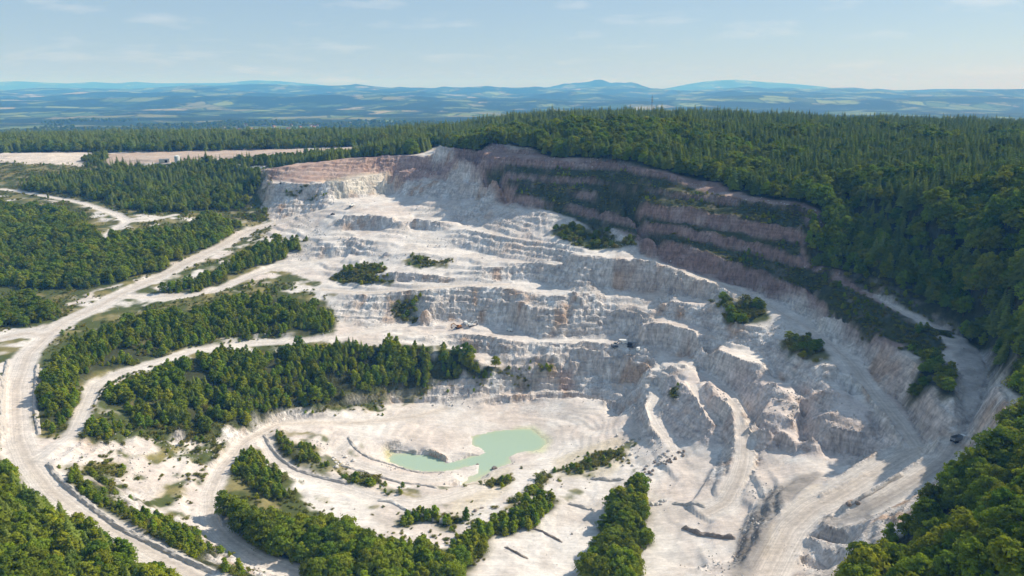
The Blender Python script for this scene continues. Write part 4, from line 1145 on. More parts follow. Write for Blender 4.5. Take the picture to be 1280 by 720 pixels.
scatter('berm_scrub', rim_scrub, 2.8, [('shrub', 6, 1.0, 2.6, 1.4), ('young_tree', 1, 2.5, 5, 1.2)], thin=0.38)
scatter('wall_scrub', scrub_wall, 4.2, [('shrub', 3, 2, 4, 1.2), ('young_tree', 4, 4, 9, 1.2), ('broadleaf_tree', 2, 6, 10, 1.1)], thin=0.2)
FRINGE = soften(np.maximum(FOR, GRS * 0.5), 40)
for nm_, pg in (('pioneer', [(60,590),(340,730),(560,735),(700,610),(430,590),(330,535),(150,545)]), ('pioneer', [(100,540),(260,440),(640,440),(700,470),(420,525),(160,560)]), ('pioneer', [(-20,200),(340,205),(340,300),(60,400),(-20,420)]), ('pioneer', [(50,420),(330,345),(430,370),(420,430),(60,560)]), ('pioneer', [(600,560),(790,540),(800,600),(620,620)])):
    scatter(nm_, world_poly(pg), 2.6, [('shrub', 8, 0.4, 1.7, 1.5), ('young_tree', 1, 1.6, 4.0, 1.3)], thin=0.46, keep=lambda A, B: (rng.uniform(0, 1, A.shape) < 2.6 * bil(FRINGE, A, B)) & (bil(PMF, A, B) < 0.1))
# the hill: broadleaved edge and crest, pines behind
def hd(A, B):
    return A
def near_edge(A, B, edge):
    d = np.full(A.shape, 1e9)
    for (x1, y1), (x2, y2) in zip(edge[:-1], edge[1:]):
        t = np.clip(((A - x1) * (x2 - x1) + (B - y1) * (y2 - y1)) / ((x2 - x1) ** 2 + (y2 - y1) ** 2 + 1e-9), 0, 1)
        d = np.minimum(d, np.hypot(A - x1 - t * (x2 - x1), B - y1 - t * (y2 - y1)))
    return d
rim = np.concatenate([hill_edge, slope_edge])
broad_crest = np.array([(-60, 840), (20, 770), (110, 690), (170, 700), (200, 800), (150, 960), (-30, 1000)])
broad_right = np.array([(215, 420), (260, 470), (330, 480), (420, 470), (700, 330), (600, 150), (330, 200), (240, 330)])
def is_broad(A, B):
    return in_poly(broad_crest, A, B) | in_poly(broad_right, A, B) | (fbm(A / 60, B / 60, oct=3, seed=33) > 0.66)
near_h = lambda A, B: (np.hypot(A, B) < 1000)
scatter('hill_edge', hill_poly, 4.6, [('broadleaf_tree', 4, 9, 16, 1.05), ('young_tree', 2, 6, 11, 1.15), ('pine_tree', 3, 13, 20, 1.1)], keep=lambda A, B: near_edge(A, B, rim) < 26)
scatter('hill_pines', hill_poly, 5.4, [('pine_tree', 1, 12, 20, 1.1)], keep=lambda A, B: (near_edge(A, B, rim) >= 26) & ~is_broad(A, B) & near_h(A, B))
scatter('hill_broadleaf', hill_poly, 6.2, [('broadleaf_tree', 1, 11, 18, 1.05)], keep=lambda A, B: (near_edge(A, B, rim) >= 26) & is_broad(A, B) & near_h(A, B))
scatter('hill_mixed', hill_poly, 11.0, [('broadleaf_tree', 1, 8, 15, 1.15)], keep=lambda A, B: (near_edge(A, B, rim) >= 26) & ~is_broad(A, B) & near_h(A, B))
scatter('far_pines', hill_poly, 7.5, [('pine_tree', 1, 17, 24, 1.15)], keep=lambda A, B: ~near_h(A, B) & (near_edge(A, B, rim) >= 26))
scatter('back_wood', back_poly, 8.5, [('pine_tree', 3, 15, 23, 1.2), ('broadleaf_tree', 2, 10, 17, 1.1)])
strip = np.array([(-770, 1040), (-330, 1030), (-100, 1015), (-60, 1080), (-800, 1110)])
scatter('back_wood', strip, 7.0, [('broadleaf_tree', 3, 9, 15, 1.1), ('pine_tree', 2, 14, 21, 1.15)])
# copses and hedgerow trees round the village on the plain
vil = np.array([(-2400, 2700), (-300, 2500), (-100, 3900), (-2600, 4300)])
scatter('plain_trees', vil, 34, [('broadleaf_tree', 1, 10, 17, 1.2)], keep=lambda A, B: fbm(A / 260, B / 260, oct=3, seed=37) > 0.50)
print('plants', len(plants), round(time.time() - T0, 1))

LABELS = {
 'strip_wood': {'young_tree': 'slender green tree in the long wood above the grey cliff by the pond', 'broadleaf_tree': 'rounded leafy tree in the long wood above the grey cliff by the pond', 'pine_tree': 'dark pine in the long wood above the grey cliff', 'shrub': 'low shrub in the long wood above the grey cliff'},
 'road_wood': {'young_tree': 'slender green tree in the wood enclosed by the two haul roads', 'broadleaf_tree': 'rounded leafy tree in the wood enclosed by the two haul roads', 'shrub': 'low shrub in the wood enclosed by the two haul roads'},
 'left_wood': {'young_tree': 'slender tree in the dark wood beside the upper track', 'broadleaf_tree': 'rounded tree in the dark wood beside the upper track'},
 'left_clump': {'broadleaf_tree': 'leafy tree in the small clump at the road fork'},
 'wedge_wood': {'young_tree': 'slender tree in the wedge of wood between two rising tracks', 'broadleaf_tree': 'rounded tree in the wedge of wood between two rising tracks', 'shrub': 'shrub in the wedge of wood between two rising tracks'},
 'knoll_wood': {'pine_tree': 'tall dark pine on the wooded knoll behind the pit', 'broadleaf_tree': 'leafy tree on the wooded knoll behind the pit', 'shrub': 'shrub on the wooded knoll behind the pit'},
 'rim_pines': {'pine_tree': 'young pine in the row above the pink bank'},
 'lower_left_wood': {'young_tree': 'slender green tree in the wood outside the bend of the haul road', 'broadleaf_tree': 'rounded green tree in the wood outside the bend of the haul road', 'pine_tree': 'dark pine in the wood outside the bend of the haul road'},
 'road_bank': {'young_tree': 'small tree on the bank below the haul road berm', 'shrub': 'shrub on the bank below the haul road berm'},
 'island_thicket': {'young_tree': 'small tree in the thicket where the lower road forks', 'shrub': 'shrub in the thicket where the lower road forks'},
 'front_thicket': {'young_tree': 'slender tree in the large thicket below the pond flats', 'broadleaf_tree': 'rounded tree in the large thicket below the pond flats', 'shrub': 'shrub in the large thicket below the pond flats'},
 'hedge': {'young_tree': 'small tree in the hedge-like line across the pale flats', 'broadleaf_tree': 'rounded tree in the hedge-like line across the pale flats', 'shrub': 'shrub in the hedge-like line across the pale flats'},
 'pond_clump': {'young_tree': 'small tree in the clump by the grey boulder below the pond', 'shrub': 'shrub in the clump by the grey boulder below the pond'},
 'flat_row': {'young_tree': 'slender tree in the short row casting shadow on pale flats', 'broadleaf_tree': 'rounded tree in the short row casting shadow on pale flats', 'shrub': 'shrub in the short row casting shadow on pale flats'},
 'ring_thicket': {'young_tree': 'small tree beside the ring road west of the pond', 'shrub': 'shrub beside the ring road west of the pond'},
 'road_corner': {'young_tree': 'small tree at the corner of the branching road', 'shrub': 'shrub at the corner of the branching road'},
 'corner_forest': {'broadleaf_tree': 'rounded sunlit tree in the forest over the grey gravel track', 'young_tree': 'slender tree in the forest over the grey gravel track', 'shrub': 'shrub at the forest foot over the grey gravel track'},
 'wall_trees': {'broadleaf_tree': 'bushy tree on top of the streaked pale wall', 'shrub': 'shrub on top of the streaked pale wall'},
 'bank_shrubs': {'shrub': 'shrub on the knob under the pink bank', 'young_tree': 'small tree on the knob under the pink bank'},
 'shelf_shrubs': {'shrub': 'shrub on the white shelf above the stony riser', 'young_tree': 'small tree on the white shelf above the stony riser'},
 'top_shrubs': {'shrub': 'shrub in the dry patch on the white upper shelf', 'young_tree': 'small tree in the dry patch on the white upper shelf'},
 'face_shrubs': {'shrub': 'dark shrub at the left end of the tall grey face', 'young_tree': 'small tree at the left end of the tall grey face'},
 'gully_shrubs': {'shrub': 'shrub in the gully under the lit ridge', 'broadleaf_tree': 'small rounded tree in the gully under the lit ridge'},
 'slope_shrubs': {'shrub': 'shrub on the shaded blue-white slope', 'broadleaf_tree': 'small rounded tree on the shaded blue-white slope'},
 'ramp_shrubs': {'shrub': 'shrub below the edge of the sunlit ramp', 'broadleaf_tree': 'small rounded tree below the edge of the sunlit ramp'},
 'cliff_shrubs': {'shrub': 'shrub clinging to the step above the first bench', 'young_tree': 'small tree clinging to the step above the first bench'},
 'pond_scrub': {'shrub': 'shrub in the scrub strips round the pond', 'young_tree': 'small tree in the scrub strips round the pond'},
 'saddle_shrubs': {'shrub': 'shrub beside the saddle track under the knoll', 'young_tree': 'small tree beside the saddle track under the knoll'},
 'hollow_scrub': {'shrub': 'shrub in the eroded white hollow', 'young_tree': 'small tree in the eroded white hollow'},
 'buttress_shrubs': {'shrub': 'shrub on the rocky buttress', 'young_tree': 'small tree on the rocky buttress'},
 'berm_scrub': {'shrub': 'shrub on a grassy berm of the stepped shaded wall', 'young_tree': 'small tree on a grassy berm of the stepped shaded wall'},
 'wall_scrub': {'shrub': 'shrub on the overgrown end of the shaded wall', 'young_tree': 'slender tree on the overgrown end of the shaded wall', 'broadleaf_tree': 'rounded tree on the overgrown end of the shaded wall'},
 'hill_edge': {'broadleaf_tree': 'rounded tree at the forest edge over the benches', 'young_tree': 'slender tree at the forest edge over the benches', 'pine_tree': 'pine at the forest edge over the benches'},
 'hill_pines': {'pine_tree': 'pine in the plantation on the hill'},
 'hill_broadleaf': {'broadleaf_tree': 'yellowish-green rounded tree in the hill forest'},
}
CATS = {'broadleaf_tree': 'tree', 'young_tree': 'tree', 'pine_tree': 'pine tree', 'shrub': 'shrub'}
# the largest in the picture become single plants, the rest of each wood one mass
info = []
for i, (ar, kd, v, x, y, z, h, w, yaw) in enumerate(plants):
    px, py, dp = project(x, y, z + h * 0.5)
    inview = 6 < px < 1274 and 0 < py < 716
    info.append(FPX * h / dp if inview else 0.0)
info = np.array(info)
single = set()
limit = {'broadleaf_tree': 290, 'young_tree': 290, 'pine_tree': 280, 'shrub': 200}
for kd, n in limit.items():
    ids = [i for i in range(len(plants)) if plants[i][1] == kd and info[i] > 0 and kd in LABELS.get(plants[i][0], {})]
    ids.sort(key=lambda i: -info[i])
    single.update(ids[:n])
sizes = {}
for i in single: sizes.setdefault((plants[i][0], plants[i][1]), []).append(plants[i][6])
def size_word(ar, kd, h):
    s_ = sizes[(ar, kd)]
    if len(s_) < 6: return ''
    lo_, hi_ = np.percentile(s_, [20, 80])
    return 'undersized ' if h < lo_ else ('taller ' if h > hi_ else '')
INNER = soften(FOR, 30)
def place_word(ar, x, y):
    if ar == 'hill_pines':
        d_ = float(near_edge(np.array([x]), np.array([y]), rim)[0])
        return ', close to the bench rim' if d_ < 55 else (', well back from the rim' if d_ < 120 else ', far up on its crest')
    if ar in ('corner_forest', 'front_thicket'):
        return ', at its bare edge' if float(bil(INNER, np.array([x]), np.array([y]))[0]) < 0.7 else ', deep inside it'
    return ''
for i in sorted(single):
    ar, kd, v, x, y, z, h, w, yaw = plants[i]
    tm, cm, _ = KIND[kd][v]
    e = bpy.data.objects.new(kd, None); C.objects.link(e)
    e.empty_display_size = 0.5
    e.location = (x, y, z); e.rotation_euler = (0, 0, yaw); e.scale = (w, w, h)
    e['label'] = size_word(ar, kd, h) + LABELS[ar][kd] + place_word(ar, x, y); e['category'] = CATS[kd]; e['group'] = ar.replace('_', ' ') + ' ' + kd.replace('_', ' ') + 's'
    t = bpy.data.objects.new('stem' if kd == 'shrub' else 'trunk', tm); C.objects.link(t); t.parent = e
    c = bpy.data.objects.new('foliage' if kd == 'shrub' else 'crown', cm); C.objects.link(c); c.parent = e

def wood_mass(name, label, ids, cat):
    if not ids: return
    pts = np.array([(plants[i][3], plants[i][4], plants[i][5] - 0.1) for i in ids], np.float32)
    m = bpy.data.meshes.new(name)
    m.vertices.add(len(ids)); m.vertices.foreach_set('co', pts.ravel())
    a = m.attributes.new('rot', 'FLOAT_VECTOR', 'POINT'); a.data.foreach_set('vector', np.array([(0, 0, plants[i][8]) for i in ids], np.float32).ravel())
    a = m.attributes.new('scl', 'FLOAT_VECTOR', 'POINT'); a.data.foreach_set('vector', np.array([(plants[i][7], plants[i][7], plants[i][6]) for i in ids], np.float32).ravel())
    a = m.attributes.new('idx', 'INT', 'POINT'); a.data.foreach_set('value', np.array([SRC_INDEX[KIND[plants[i][1]][plants[i][2]][2].name] for i in ids], np.int32))
    o = bpy.data.objects.new(name, m); C.objects.link(o)
    o['kind'] = 'stuff'; o['label'] = label; o['category'] = cat
    ng = bpy.data.node_groups.new(name, 'GeometryNodeTree')
    ng.interface.new_socket('Geometry', in_out='INPUT', socket_type='NodeSocketGeometry')
    ng.interface.new_socket('Geometry', in_out='OUTPUT', socket_type='NodeSocketGeometry')
    gi = ng.nodes.new('NodeGroupInput'); go = ng.nodes.new('NodeGroupOutput')
    ci = ng.nodes.new('GeometryNodeCollectionInfo'); ci.inputs['Collection'].default_value = src
    ci.inputs['Separate Children'].default_value = True; ci.inputs['Reset Children'].default_value = True
    ip = ng.nodes.new('GeometryNodeInstanceOnPoints'); ip.inputs['Pick Instance'].default_value = True
    def na(n_, ty):
        q = ng.nodes.new('GeometryNodeInputNamedAttribute'); q.data_type = ty; q.inputs['Name'].default_value = n_
        return q.outputs['Attribute']
    ng.links.new(gi.outputs[0], ip.inputs['Points'])
    ng.links.new(ci.outputs[0], ip.inputs['Instance'])
    ng.links.new(na('idx', 'INT'), ip.inputs['Instance Index'])
    e2r = ng.nodes.new('FunctionNodeEulerToRotation')
    ng.links.new(na('rot', 'FLOAT_VECTOR'), e2r.inputs[0])
    ng.links.new(e2r.outputs[0], ip.inputs['Rotation'])
    ng.links.new(na('scl', 'FLOAT_VECTOR'), ip.inputs['Scale'])
    ng.links.new(ip.outputs[0], go.inputs[0])
    md = o.modifiers.new('plants', 'NODES'); md.node_group = ng
rest = [i for i in range(len(plants)) if i not in single]
MASS = [
 ('hill_forest', 'dense dark green forest covering the hill behind the pit wall', ('hill_edge', 'hill_pines', 'hill_broadleaf', 'hill_mixed', 'far_pines'), 'forest'),
 ('corner_wood', 'remaining trees of the forest over the grey gravel track', ('corner_forest', 'wall_trees', 'wall_scrub'), 'forest'),
 ('distant_wood', 'dark woods beyond the quarry at the edge of the plain', ('back_wood',), 'forest'),
 ('plain_woodland', 'scattered trees round the far village on the plain', ('plain_trees',), 'trees'),
 ('upper_woods', 'dense woods on the knolls beside the upper tracks', ('left_wood', 'left_clump', 'knoll_wood', 'rim_pines', 'wedge_wood', 'saddle_shrubs', 'strip_trees'), 'forest'),
 ('thickets', 'dense green thickets along the haul roads', ('strip_wood', 'road_wood', 'lower_left_wood', 'road_bank', 'island_thicket', 'front_thicket', 'hedge', 'pond_clump', 'flat_row', 'ring_thicket', 'road_corner'), 'thicket'),
 ('scrub', 'low scrub scattered over the quarry benches and hollows', None, 'scrub'),
]
used = set()
for nm, lab, ars, cat in MASS:
    ids = [i for i in rest if (plants[i][0] in ars if ars else i not in used)]
    used.update(ids)
    wood_mass(nm, lab, ids, cat)
print('single plants', len(single), 'mass', len(rest), round(time.time() - T0, 1))

# ------------------------------------------------------------------ berms of broken stone along the roads
M['stone'] = plain('broken_stone', (0.46, 0.42, 0.38), 0.95, var=0.35, scale=0.8)
M['palestone'] = plain('pale_stone', (0.62, 0.58, 0.54), 0.95, var=0.25, scale=0.8)
M['darkstone'] = plain('dark_stone', (0.24, 0.20, 0.17), 0.95, var=0.35, scale=0.8)
def berm(path, h, w, mat, label):
    h *= 0.85; w *= 0.75
    p = np.array(path, float)
    x, y = ground(p[:, 0], p[:, 1])
    s = np.concatenate([[0], np.cumsum(np.hypot(np.diff(x), np.diff(y)))])
    t = np.arange(0, s[-1], 0.9)
    xs, ys = np.interp(t, s, x), np.interp(t, s, y)
    if len(t) > 12:
        ker = np.ones(7) / 7
        xs = np.convolve(np.pad(xs, 3, mode='edge'), ker, 'valid'); ys = np.convolve(np.pad(ys, 3, mode='edge'), ker, 'valid')
    tx, ty = np.gradient(xs), np.gradient(ys); ln = np.hypot(tx, ty) + 1e-9; nx_, ny_ = -ty / ln, tx / ln
    prof = [(-1.0, -0.35), (-0.62, 0.55), (-0.2, 1.0), (0.25, 0.92), (0.66, 0.5), (1.0, -0.35)]
    V, F = [], []
    k = len(prof)
    endf = np.minimum(1, np.minimum(t, t[-1] - t) / 3.0 + 0.1)
    for j, (a, hh) in enumerate(prof):
        o = a * w * (0.6 + 0.8 * vnoise(t / 2.2, t * 0 + j * 7.7, seed=6))
        X_, Y_ = xs + nx_ * o, ys + ny_ * o
        g = height(X_, Y_)
        z = g + hh * h * endf * (0.25 + 1.3 * fbm(t / 2.4 + 31, t * 0 + j * 3.3, oct=3, seed=5)) if hh > 0 else g - 0.4
        V.append(np.stack([X_, Y_, z], 1))
    V = np.stack(V, 1).reshape(-1, 3)
    for i in range(len(t) - 1):
        for j in range(k - 1):
            a = i * k + j
            F.append((a, a + 1, a + k + 1, a + k))
    o = mesh_obj('berm', V, F, M[mat])
    o['kind'] = 'structure'; o['label'] = label
berm([(59,579),(70,594),(83,609),(115,633),(146,657),(187,678),(229,699),(274,718)], 1.7, 2.0, 'stone', 'long stone berm along the haul road')
berm([(10,450),(6,475),(3,505),(5,545)], 1.5, 2.0, 'stone', 'stone berm on the outer side of the haul road')
berm([(47,455),(45,480),(44,510),(49,545)], 1.3, 1.8, 'stone', 'stone berm on the wooded side of the haul road')
berm([(330,543),(340,560),(351,574),(371,588),(403,598),(437,605)], 1.5, 1.8, 'stone', 'stone berm beside the lower road')
berm([(435,545),(440,556),(450,566),(464,575),(493,583),(520,591),(560,590)], 1.2, 1.6, 'stone', 'stone berm between ring road and pond')
berm([(424,582),(450,590),(480,600),(505,606),(530,607),(550,612)], 1.2, 1.6, 'stone', 'stone berm outside the ring road')
berm([(470,626),(493,629),(509,638),(524,645),(536,645)], 1.3, 1.6, 'palestone', 'pale stone berm above the shelf')
berm([(629,682),(646,691),(664,700)], 1.0, 0.9, 'darkstone', 'dark low stone berm nearest the hedge')
berm([(662,660),(682,668),(705,679)], 1.0, 0.9, 'darkstone', 'dark low stone berm crossing the flat')
berm([(707,629),(728,634),(746,639)], 1.4, 1.4, 'stone', 'low stone berm at the corner of the flat')
berm([(736,598),(760,600),(783,601)], 1.8, 1.6, 'stone', 'low stone riser below the scrub')
berm([(838,630),(860,632),(886,635)], 1.4, 1.5, 'stone', 'stone berm beyond the boulder row')
berm([(851,660),(870,667),(900,672),(924,673)], 2.2, 2.0, 'darkstone', 'broken ledge with a shade-dark front on the pale flat')  # darker stone stands in for the shade on its front
berm([(118,507),(130,488),(150,474),(180,463)], 0.9, 1.2, 'stone', 'low stone berm on the branching road')
berm([(486,562),(510,564),(534,565),(560,575)], 0.8, 0.9, 'stone', 'dark crumbling bank above the pond')
berm([(1058,632),(1075,624),(1095,612),(1130,592)], 1.4, 1.8, 'stone', 'stone berm between ramp and gravel track')
berm([(280,660),(272,640),(276,622)], 1.4, 1.7, 'stone', 'stone berm on the bend of the lower road')

# ------------------------------------------------------------------ boulders
def rock_mesh(seed, mat):
    r = random.Random(seed)
    bm = bmesh.new()
    bmesh.ops.create_icosphere(bm, subdivisions=2, radius=0.5)
    ph = [r.uniform(0, 40) for _ in range(3)]
    for v in bm.verts:
        n = v.co.normalized()
        k = float(vnoise(n.x * 1.7 + ph[0], n.y * 1.7 + ph[1], n.z * 1.7 + ph[2], seed=seed))
        v.co = Vector((n.x * 0.62, n.y * 0.5, n.z * 0.42)) * (0.6 + 0.8 * k)
    m = bpy.data.meshes.new('boulder'); bm.to_mesh(m); bm.free()
    m.materials.append(mat)
    return m
ROCK = {k: [rock_mesh(500 + 10 * j + q, M[k]) for q in range(4)] for j, k in enumerate(('stone', 'palestone', 'darkstone'))}
def boulder(px, py, size, kind, label, group=None):
    x, y = ground([px], [py]); x = float(x[0]); y = float(y[0])
    o = bpy.data.objects.new('boulder', random.choice(ROCK[kind])); C.objects.link(o)
    o.location = (x, y, float(height(x, y)) + size * 0.18)
    o.rotation_euler = (random.uniform(-.3, .3), random.uniform(-.3, .3), random.uniform(0, 6.28))
    o.scale = (size, size, size * random.uniform(0.8, 1.1))
    o['label'] = label; o['category'] = 'boulder'
    if group: o['group'] = group
    return o
boulder(557, 652, 4.6, 'stone', 'big grey boulder at the foot of the tree clump')
boulder(543, 652, 2.6, 'stone', 'smaller grey boulder beside the big one by the tree clump')
boulder(594, 638.5, 1.9, 'darkstone', 'dark boulder on the sandy slope below the pond, the lower of two')
boulder(602, 636, 1.6, 'darkstone', 'dark boulder on the sandy slope below the pond, the upper of two')
boulder(1060, 633, 2.6, 'darkstone', 'dark boulder at the lower end of the ramp berm')
boulder(1072, 630, 2.0, 'darkstone', 'smaller dark boulder near the end of the ramp berm')
boulder(597, 581, 1.9, 'darkstone', 'dark boulder on the tip of the spit in the pond')
boulder(618, 586, 2.6, 'darkstone', 'dark boulder on the shore of the pond')
for k in range(10):
    boulder(804 + k * 3.0 + random.uniform(-1, 1), 634 - k * 0.6 + random.uniform(-2, 2), random.uniform(1.5, 2.7), 'palestone', 'white boulder in the row closing the pale flat', 'boulder row')
for k in range(34):
    u = random.random(); a = random.uniform(-1, 1)
    boulder(806 + 46 * u + 5 * a, 598 - 38 * u + 7 * a, random.uniform(0.9, 2.1), random.choice(('stone', 'darkstone')), 'grey boulder scattered on the fan below the buttress', 'boulders below the buttress')
for k in range(16):
    boulder(random.uniform(416, 442), random.uniform(569, 586), random.uniform(1.0, 2.4), 'palestone', 'white boulder in the heap beside the ring road', 'white rock heap')
for k in range(14):
    boulder(random.uniform(965, 1000), random.uniform(497, 525), random.uniform(0.9, 1.8), 'stone', 'loose rock on the top of the pale mound', 'rocks on the mound')
for k in range(14):
    boulder(random.uniform(770, 800), random.uniform(545, 585), random.uniform(1.0, 2.2), random.choice(('stone', 'palestone')), 'rock strewn on the bushy slope beside the pond', 'rocks beside the pond')
# rubble too small to count
rsrc = bpy.data.collections.new('rubble_sources')
for k_, ms in ROCK.items():
    for q, m_ in enumerate(ms):
        if k_ != 'darkstone': rsrc.objects.link(bpy.data.objects.new('rubble_%s_%d' % (k_, q), m_))
cand = rng.uniform((-330, 210), (280, 800), (60000, 2))
sl = bil(SLOPE_S, cand[:, 0], cand[:, 1])
pr = sstep(0.15, 0.4, sl) * sstep(1.3, 0.7, sl) * sstep(0.5, 0.68, fbm(cand[:, 0] / 18, cand[:, 1] / 18, oct=3, seed=83))
pr = np.maximum(pr * 0.9, 0.012 * (sl < 0.2)) * (bil(FOR, cand[:, 0], cand[:, 1]) < 0.2) * (bil(RIMV, cand[:, 0], cand[:, 1]) < 0.1) * (bil(PMF, cand[:, 0], cand[:, 1]) < 0.1) * (bil(RD, cand[:, 0], cand[:, 1]) < 0.3)
cand = cand[rng.uniform(0, 1, len(cand)) < pr]
n0 = len(plants)
zz = height(cand[:, 0], cand[:, 1])
names_r = sorted(o.name for o in rsrc.objects)
m = bpy.data.meshes.new('rubble'); m.vertices.add(len(cand)); m.vertices.foreach_set('co', np.stack([cand[:, 0], cand[:, 1], zz + 0.1], 1).astype(np.float32).ravel())
a = m.attributes.new('rot', 'FLOAT_VECTOR', 'POINT'); a.data.foreach_set('vector', rng.uniform(0, 6.28, (len(cand), 3)).astype(np.float32).ravel())
a = m.attributes.new('scl', 'FLOAT_VECTOR', 'POINT'); a.data.foreach_set('vector', np.repeat((0.35 + 1.3 * rng.beta(1.2, 4, len(cand)))[:, None], 3, 1).astype(np.float32).ravel())
a = m.attributes.new('idx', 'INT', 'POINT'); a.data.foreach_set('value', rng.integers(0, len(names_r), len(cand)).astype(np.int32))
o = bpy.data.objects.new('rubble', m); C.objects.link(o)
o['kind'] = 'stuff'; o['label'] = 'loose rubble strewn below the quarry faces'; o['category'] = 'rubble'
ng = bpy.data.node_groups['scrub'].copy()
for nd in ng.nodes:
    if nd.bl_idname == 'GeometryNodeCollectionInfo': nd.inputs['Collection'].default_value = rsrc
md = o.modifiers.new('stones', 'NODES'); md.node_group = ng

# ------------------------------------------------------------------ machines and small structures
def box(bm, c, s, rot=None, taper=0.0):
    r = bmesh.ops.create_cube(bm, size=1.0)
    for v in r['verts']:
        k = 1 - taper * (v.co.z + 0.5)
        v.co = Vector((v.co.x * s[0] * k, v.co.y * s[1] * k, v.co.z * s[2]))
        if rot is not None: v.co = rot @ v.co
        v.co += Vector(c)
def cyl(bm, c, rad, dep, axis='Y', seg=14):
    r = bmesh.ops.create_cone(bm, cap_ends=True, segments=seg, radius1=rad, radius2=rad, depth=dep)
    rm = Matrix.Rotation(R(90), 3, 'X') if axis == 'Y' else (Matrix.Rotation(R(90), 3, 'Y') if axis == 'X' else Matrix.Identity(3))
    for v in r['verts']: v.co = rm @ v.co + Vector(c)
def part(name, mat, parent, *ops):
    bm = bmesh.new()
    for f, a in ops: f(bm, *a)
    m = bpy.data.meshes.new(name); bm.to_mesh(m); bm.free(); m.materials.append(M[mat])
    o = bpy.data.objects.new(name, m); C.objects.link(o); o.parent = parent
    return o
def thing(name, label, cat, px, py, yaw, group=None, sc_=1.0, loc=None):
    e = bpy.data.objects.new(name, None); C.objects.link(e)
    if loc is None:
        x, y = ground([px], [py]); x = float(x[0]); y = float(y[0])
        z = float(np.mean(height(x + np.array([0, 1.5, -1.5, 0, 0]), y + np.array([0, 0, 0, 1.5, -1.5])))) + 0.05
        loc = (x, y, z)
    e.location = loc; e.rotation_euler = (0, 0, R(yaw)); e.scale = (sc_,) * 3
    e['label'] = label; e['category'] = cat
    if group: e['group'] = group
    return e
RY = lambda a: Matrix.Rotation(R(a), 3, 'Y')
def excavator(e, col='orange'):
    for s in (-1, 1):
        part('track', 'dark', e, (box, ((0, s * 1.25, 0.5), (4.0, 0.6, 0.6))), (cyl, ((1.9, s * 1.25, 0.5), 0.45, 0.6)), (cyl, ((-1.9, s * 1.25, 0.5), 0.45, 0.6)))
    part('body', col, e, (box, ((-0.6, 0, 1.55), (3.4, 2.6, 1.1))), (box, ((-1.9, 0, 1.7), (1.0, 2.7, 1.3))))
    c = part('cab', col, e, (box, ((0.6, 0.75, 2.35), (1.5, 1.05, 1.6), None, 0.1)))
    part('window', 'glass', c, (box, ((0.75, 0.75, 2.5), (1.42, 1.09, 0.85))))
    part('boom', col, e, (box, ((2.2, -0.25, 3.2), (4.2, 0.45, 0.6), RY(-40))), (box, ((4.6, -0.25, 4.0), (2.4, 0.42, 0.5), RY(20))))
    part('stick', col, e, (box, ((5.6, -0.25, 2.6), (0.4, 0.35, 3.0), RY(-14))))
    part('bucket', 'dark', e, (box, ((5.1, -0.25, 0.95), (1.0, 1.2, 0.9), RY(20), 0.25)))
def dumper(e, col='steel', bed='greymetal'):
    part('chassis', 'dark', e, (box, ((0, 0, 1.0), (7.6, 1.6, 0.5))))
    c = part('cab', col, e, (box, ((2.9, 0, 2.1), (1.8, 2.4, 1.9), None, 0.08)))
    part('windscreen', 'glass', c, (box, ((3.1, 0, 2.5), (1.5, 2.2, 0.7))))
    part('tipper_body', bed, e, (box, ((-1.2, 0, 1.5), (5.0, 2.5, 0.3))), (box, ((-1.2, 1.2, 2.3), (5.0, 0.14, 1.5))), (box, ((-1.2, -1.2, 2.3), (5.0, 0.14, 1.5))), (box, ((1.25, 0, 2.5), (0.16, 2.5, 1.9))), (box, ((-3.65, 0, 2.0), (0.14, 2.5, 0.9))))
    for x in (2.6, -1.6, -2.9):
        for s in (-1, 1): part('wheel', 'dark', e, (cyl, ((x, s * 1.15, 0.65), 0.65, 0.5)))
def van(e, col='steel'):
    part('body', col, e, (box, ((-0.5, 0, 1.35), (4.2, 2.0, 1.9), None, 0.05)), (box, ((1.9, 0, 0.95), (1.1, 1.9, 1.0), None, 0.08)))
    part('windscreen', 'glass', e, (box, ((1.35, 0, 1.75), (0.9, 1.8, 0.8), RY(12))))
    for x in (1.6, -1.6):
        for s in (-1, 1): part('wheel', 'dark', e, (cyl, ((x, s * 0.9, 0.38), 0.38, 0.3)))
def car(e, col='dark'):
    part('body', col, e, (box, ((0, 0, 0.75), (4.6, 1.9, 0.8), None, 0.06)))
    part('cabin', 'glass', e, (box, ((-0.2, 0, 1.45), (2.4, 1.7, 0.7), None, 0.25)))
    for x in (1.4, -1.4):
        for s in (-1, 1): part('wheel', 'dark', e, (cyl, ((x, s * 0.85, 0.38), 0.38, 0.3)))
def crusher(e):
    for s in (-1, 1): part('track', 'dark', e, (box, ((0, s * 1.2, 0.5), (4.4, 0.6, 0.9))))
    part('hopper', 'greymetal', e, (box, ((-2.8, 0, 3.1), (3.6, 2.6, 1.4), Matrix.Rotation(R(180), 3, 'X'), 0.35)))
    part('engine_house', 'dark', e, (box, ((0.6, 0, 2.2), (3.2, 2.2, 2.0))))
    part('conveyor', 'greymetal', e, (box, ((4.6, 0, 2.6), (6.5, 1.0, 0.35), RY(-22))))
e = thing('dump_truck', 'white dump truck at the saddle beside the shaded cutting', 'truck', 1197, 552, 20); dumper(e, 'steel', 'greymetal')
e = thing('dump_truck', 'white dump truck parked on the bright top shelf', 'truck', 440, 259, 75); dumper(e, 'steel', 'steel')
e = thing('excavator', 'orange excavator on the shelf below the tall grey face', 'excavator', 573, 412, 200); excavator(e, 'orange')
e = thing('excavator', 'pale grey excavator on a spoil heap below the tall grey face', 'excavator', 589, 409, 30); excavator(e, 'steel')
e = thing('van', 'white van beside the orange excavator', 'van', 582, 407, 120); van(e)
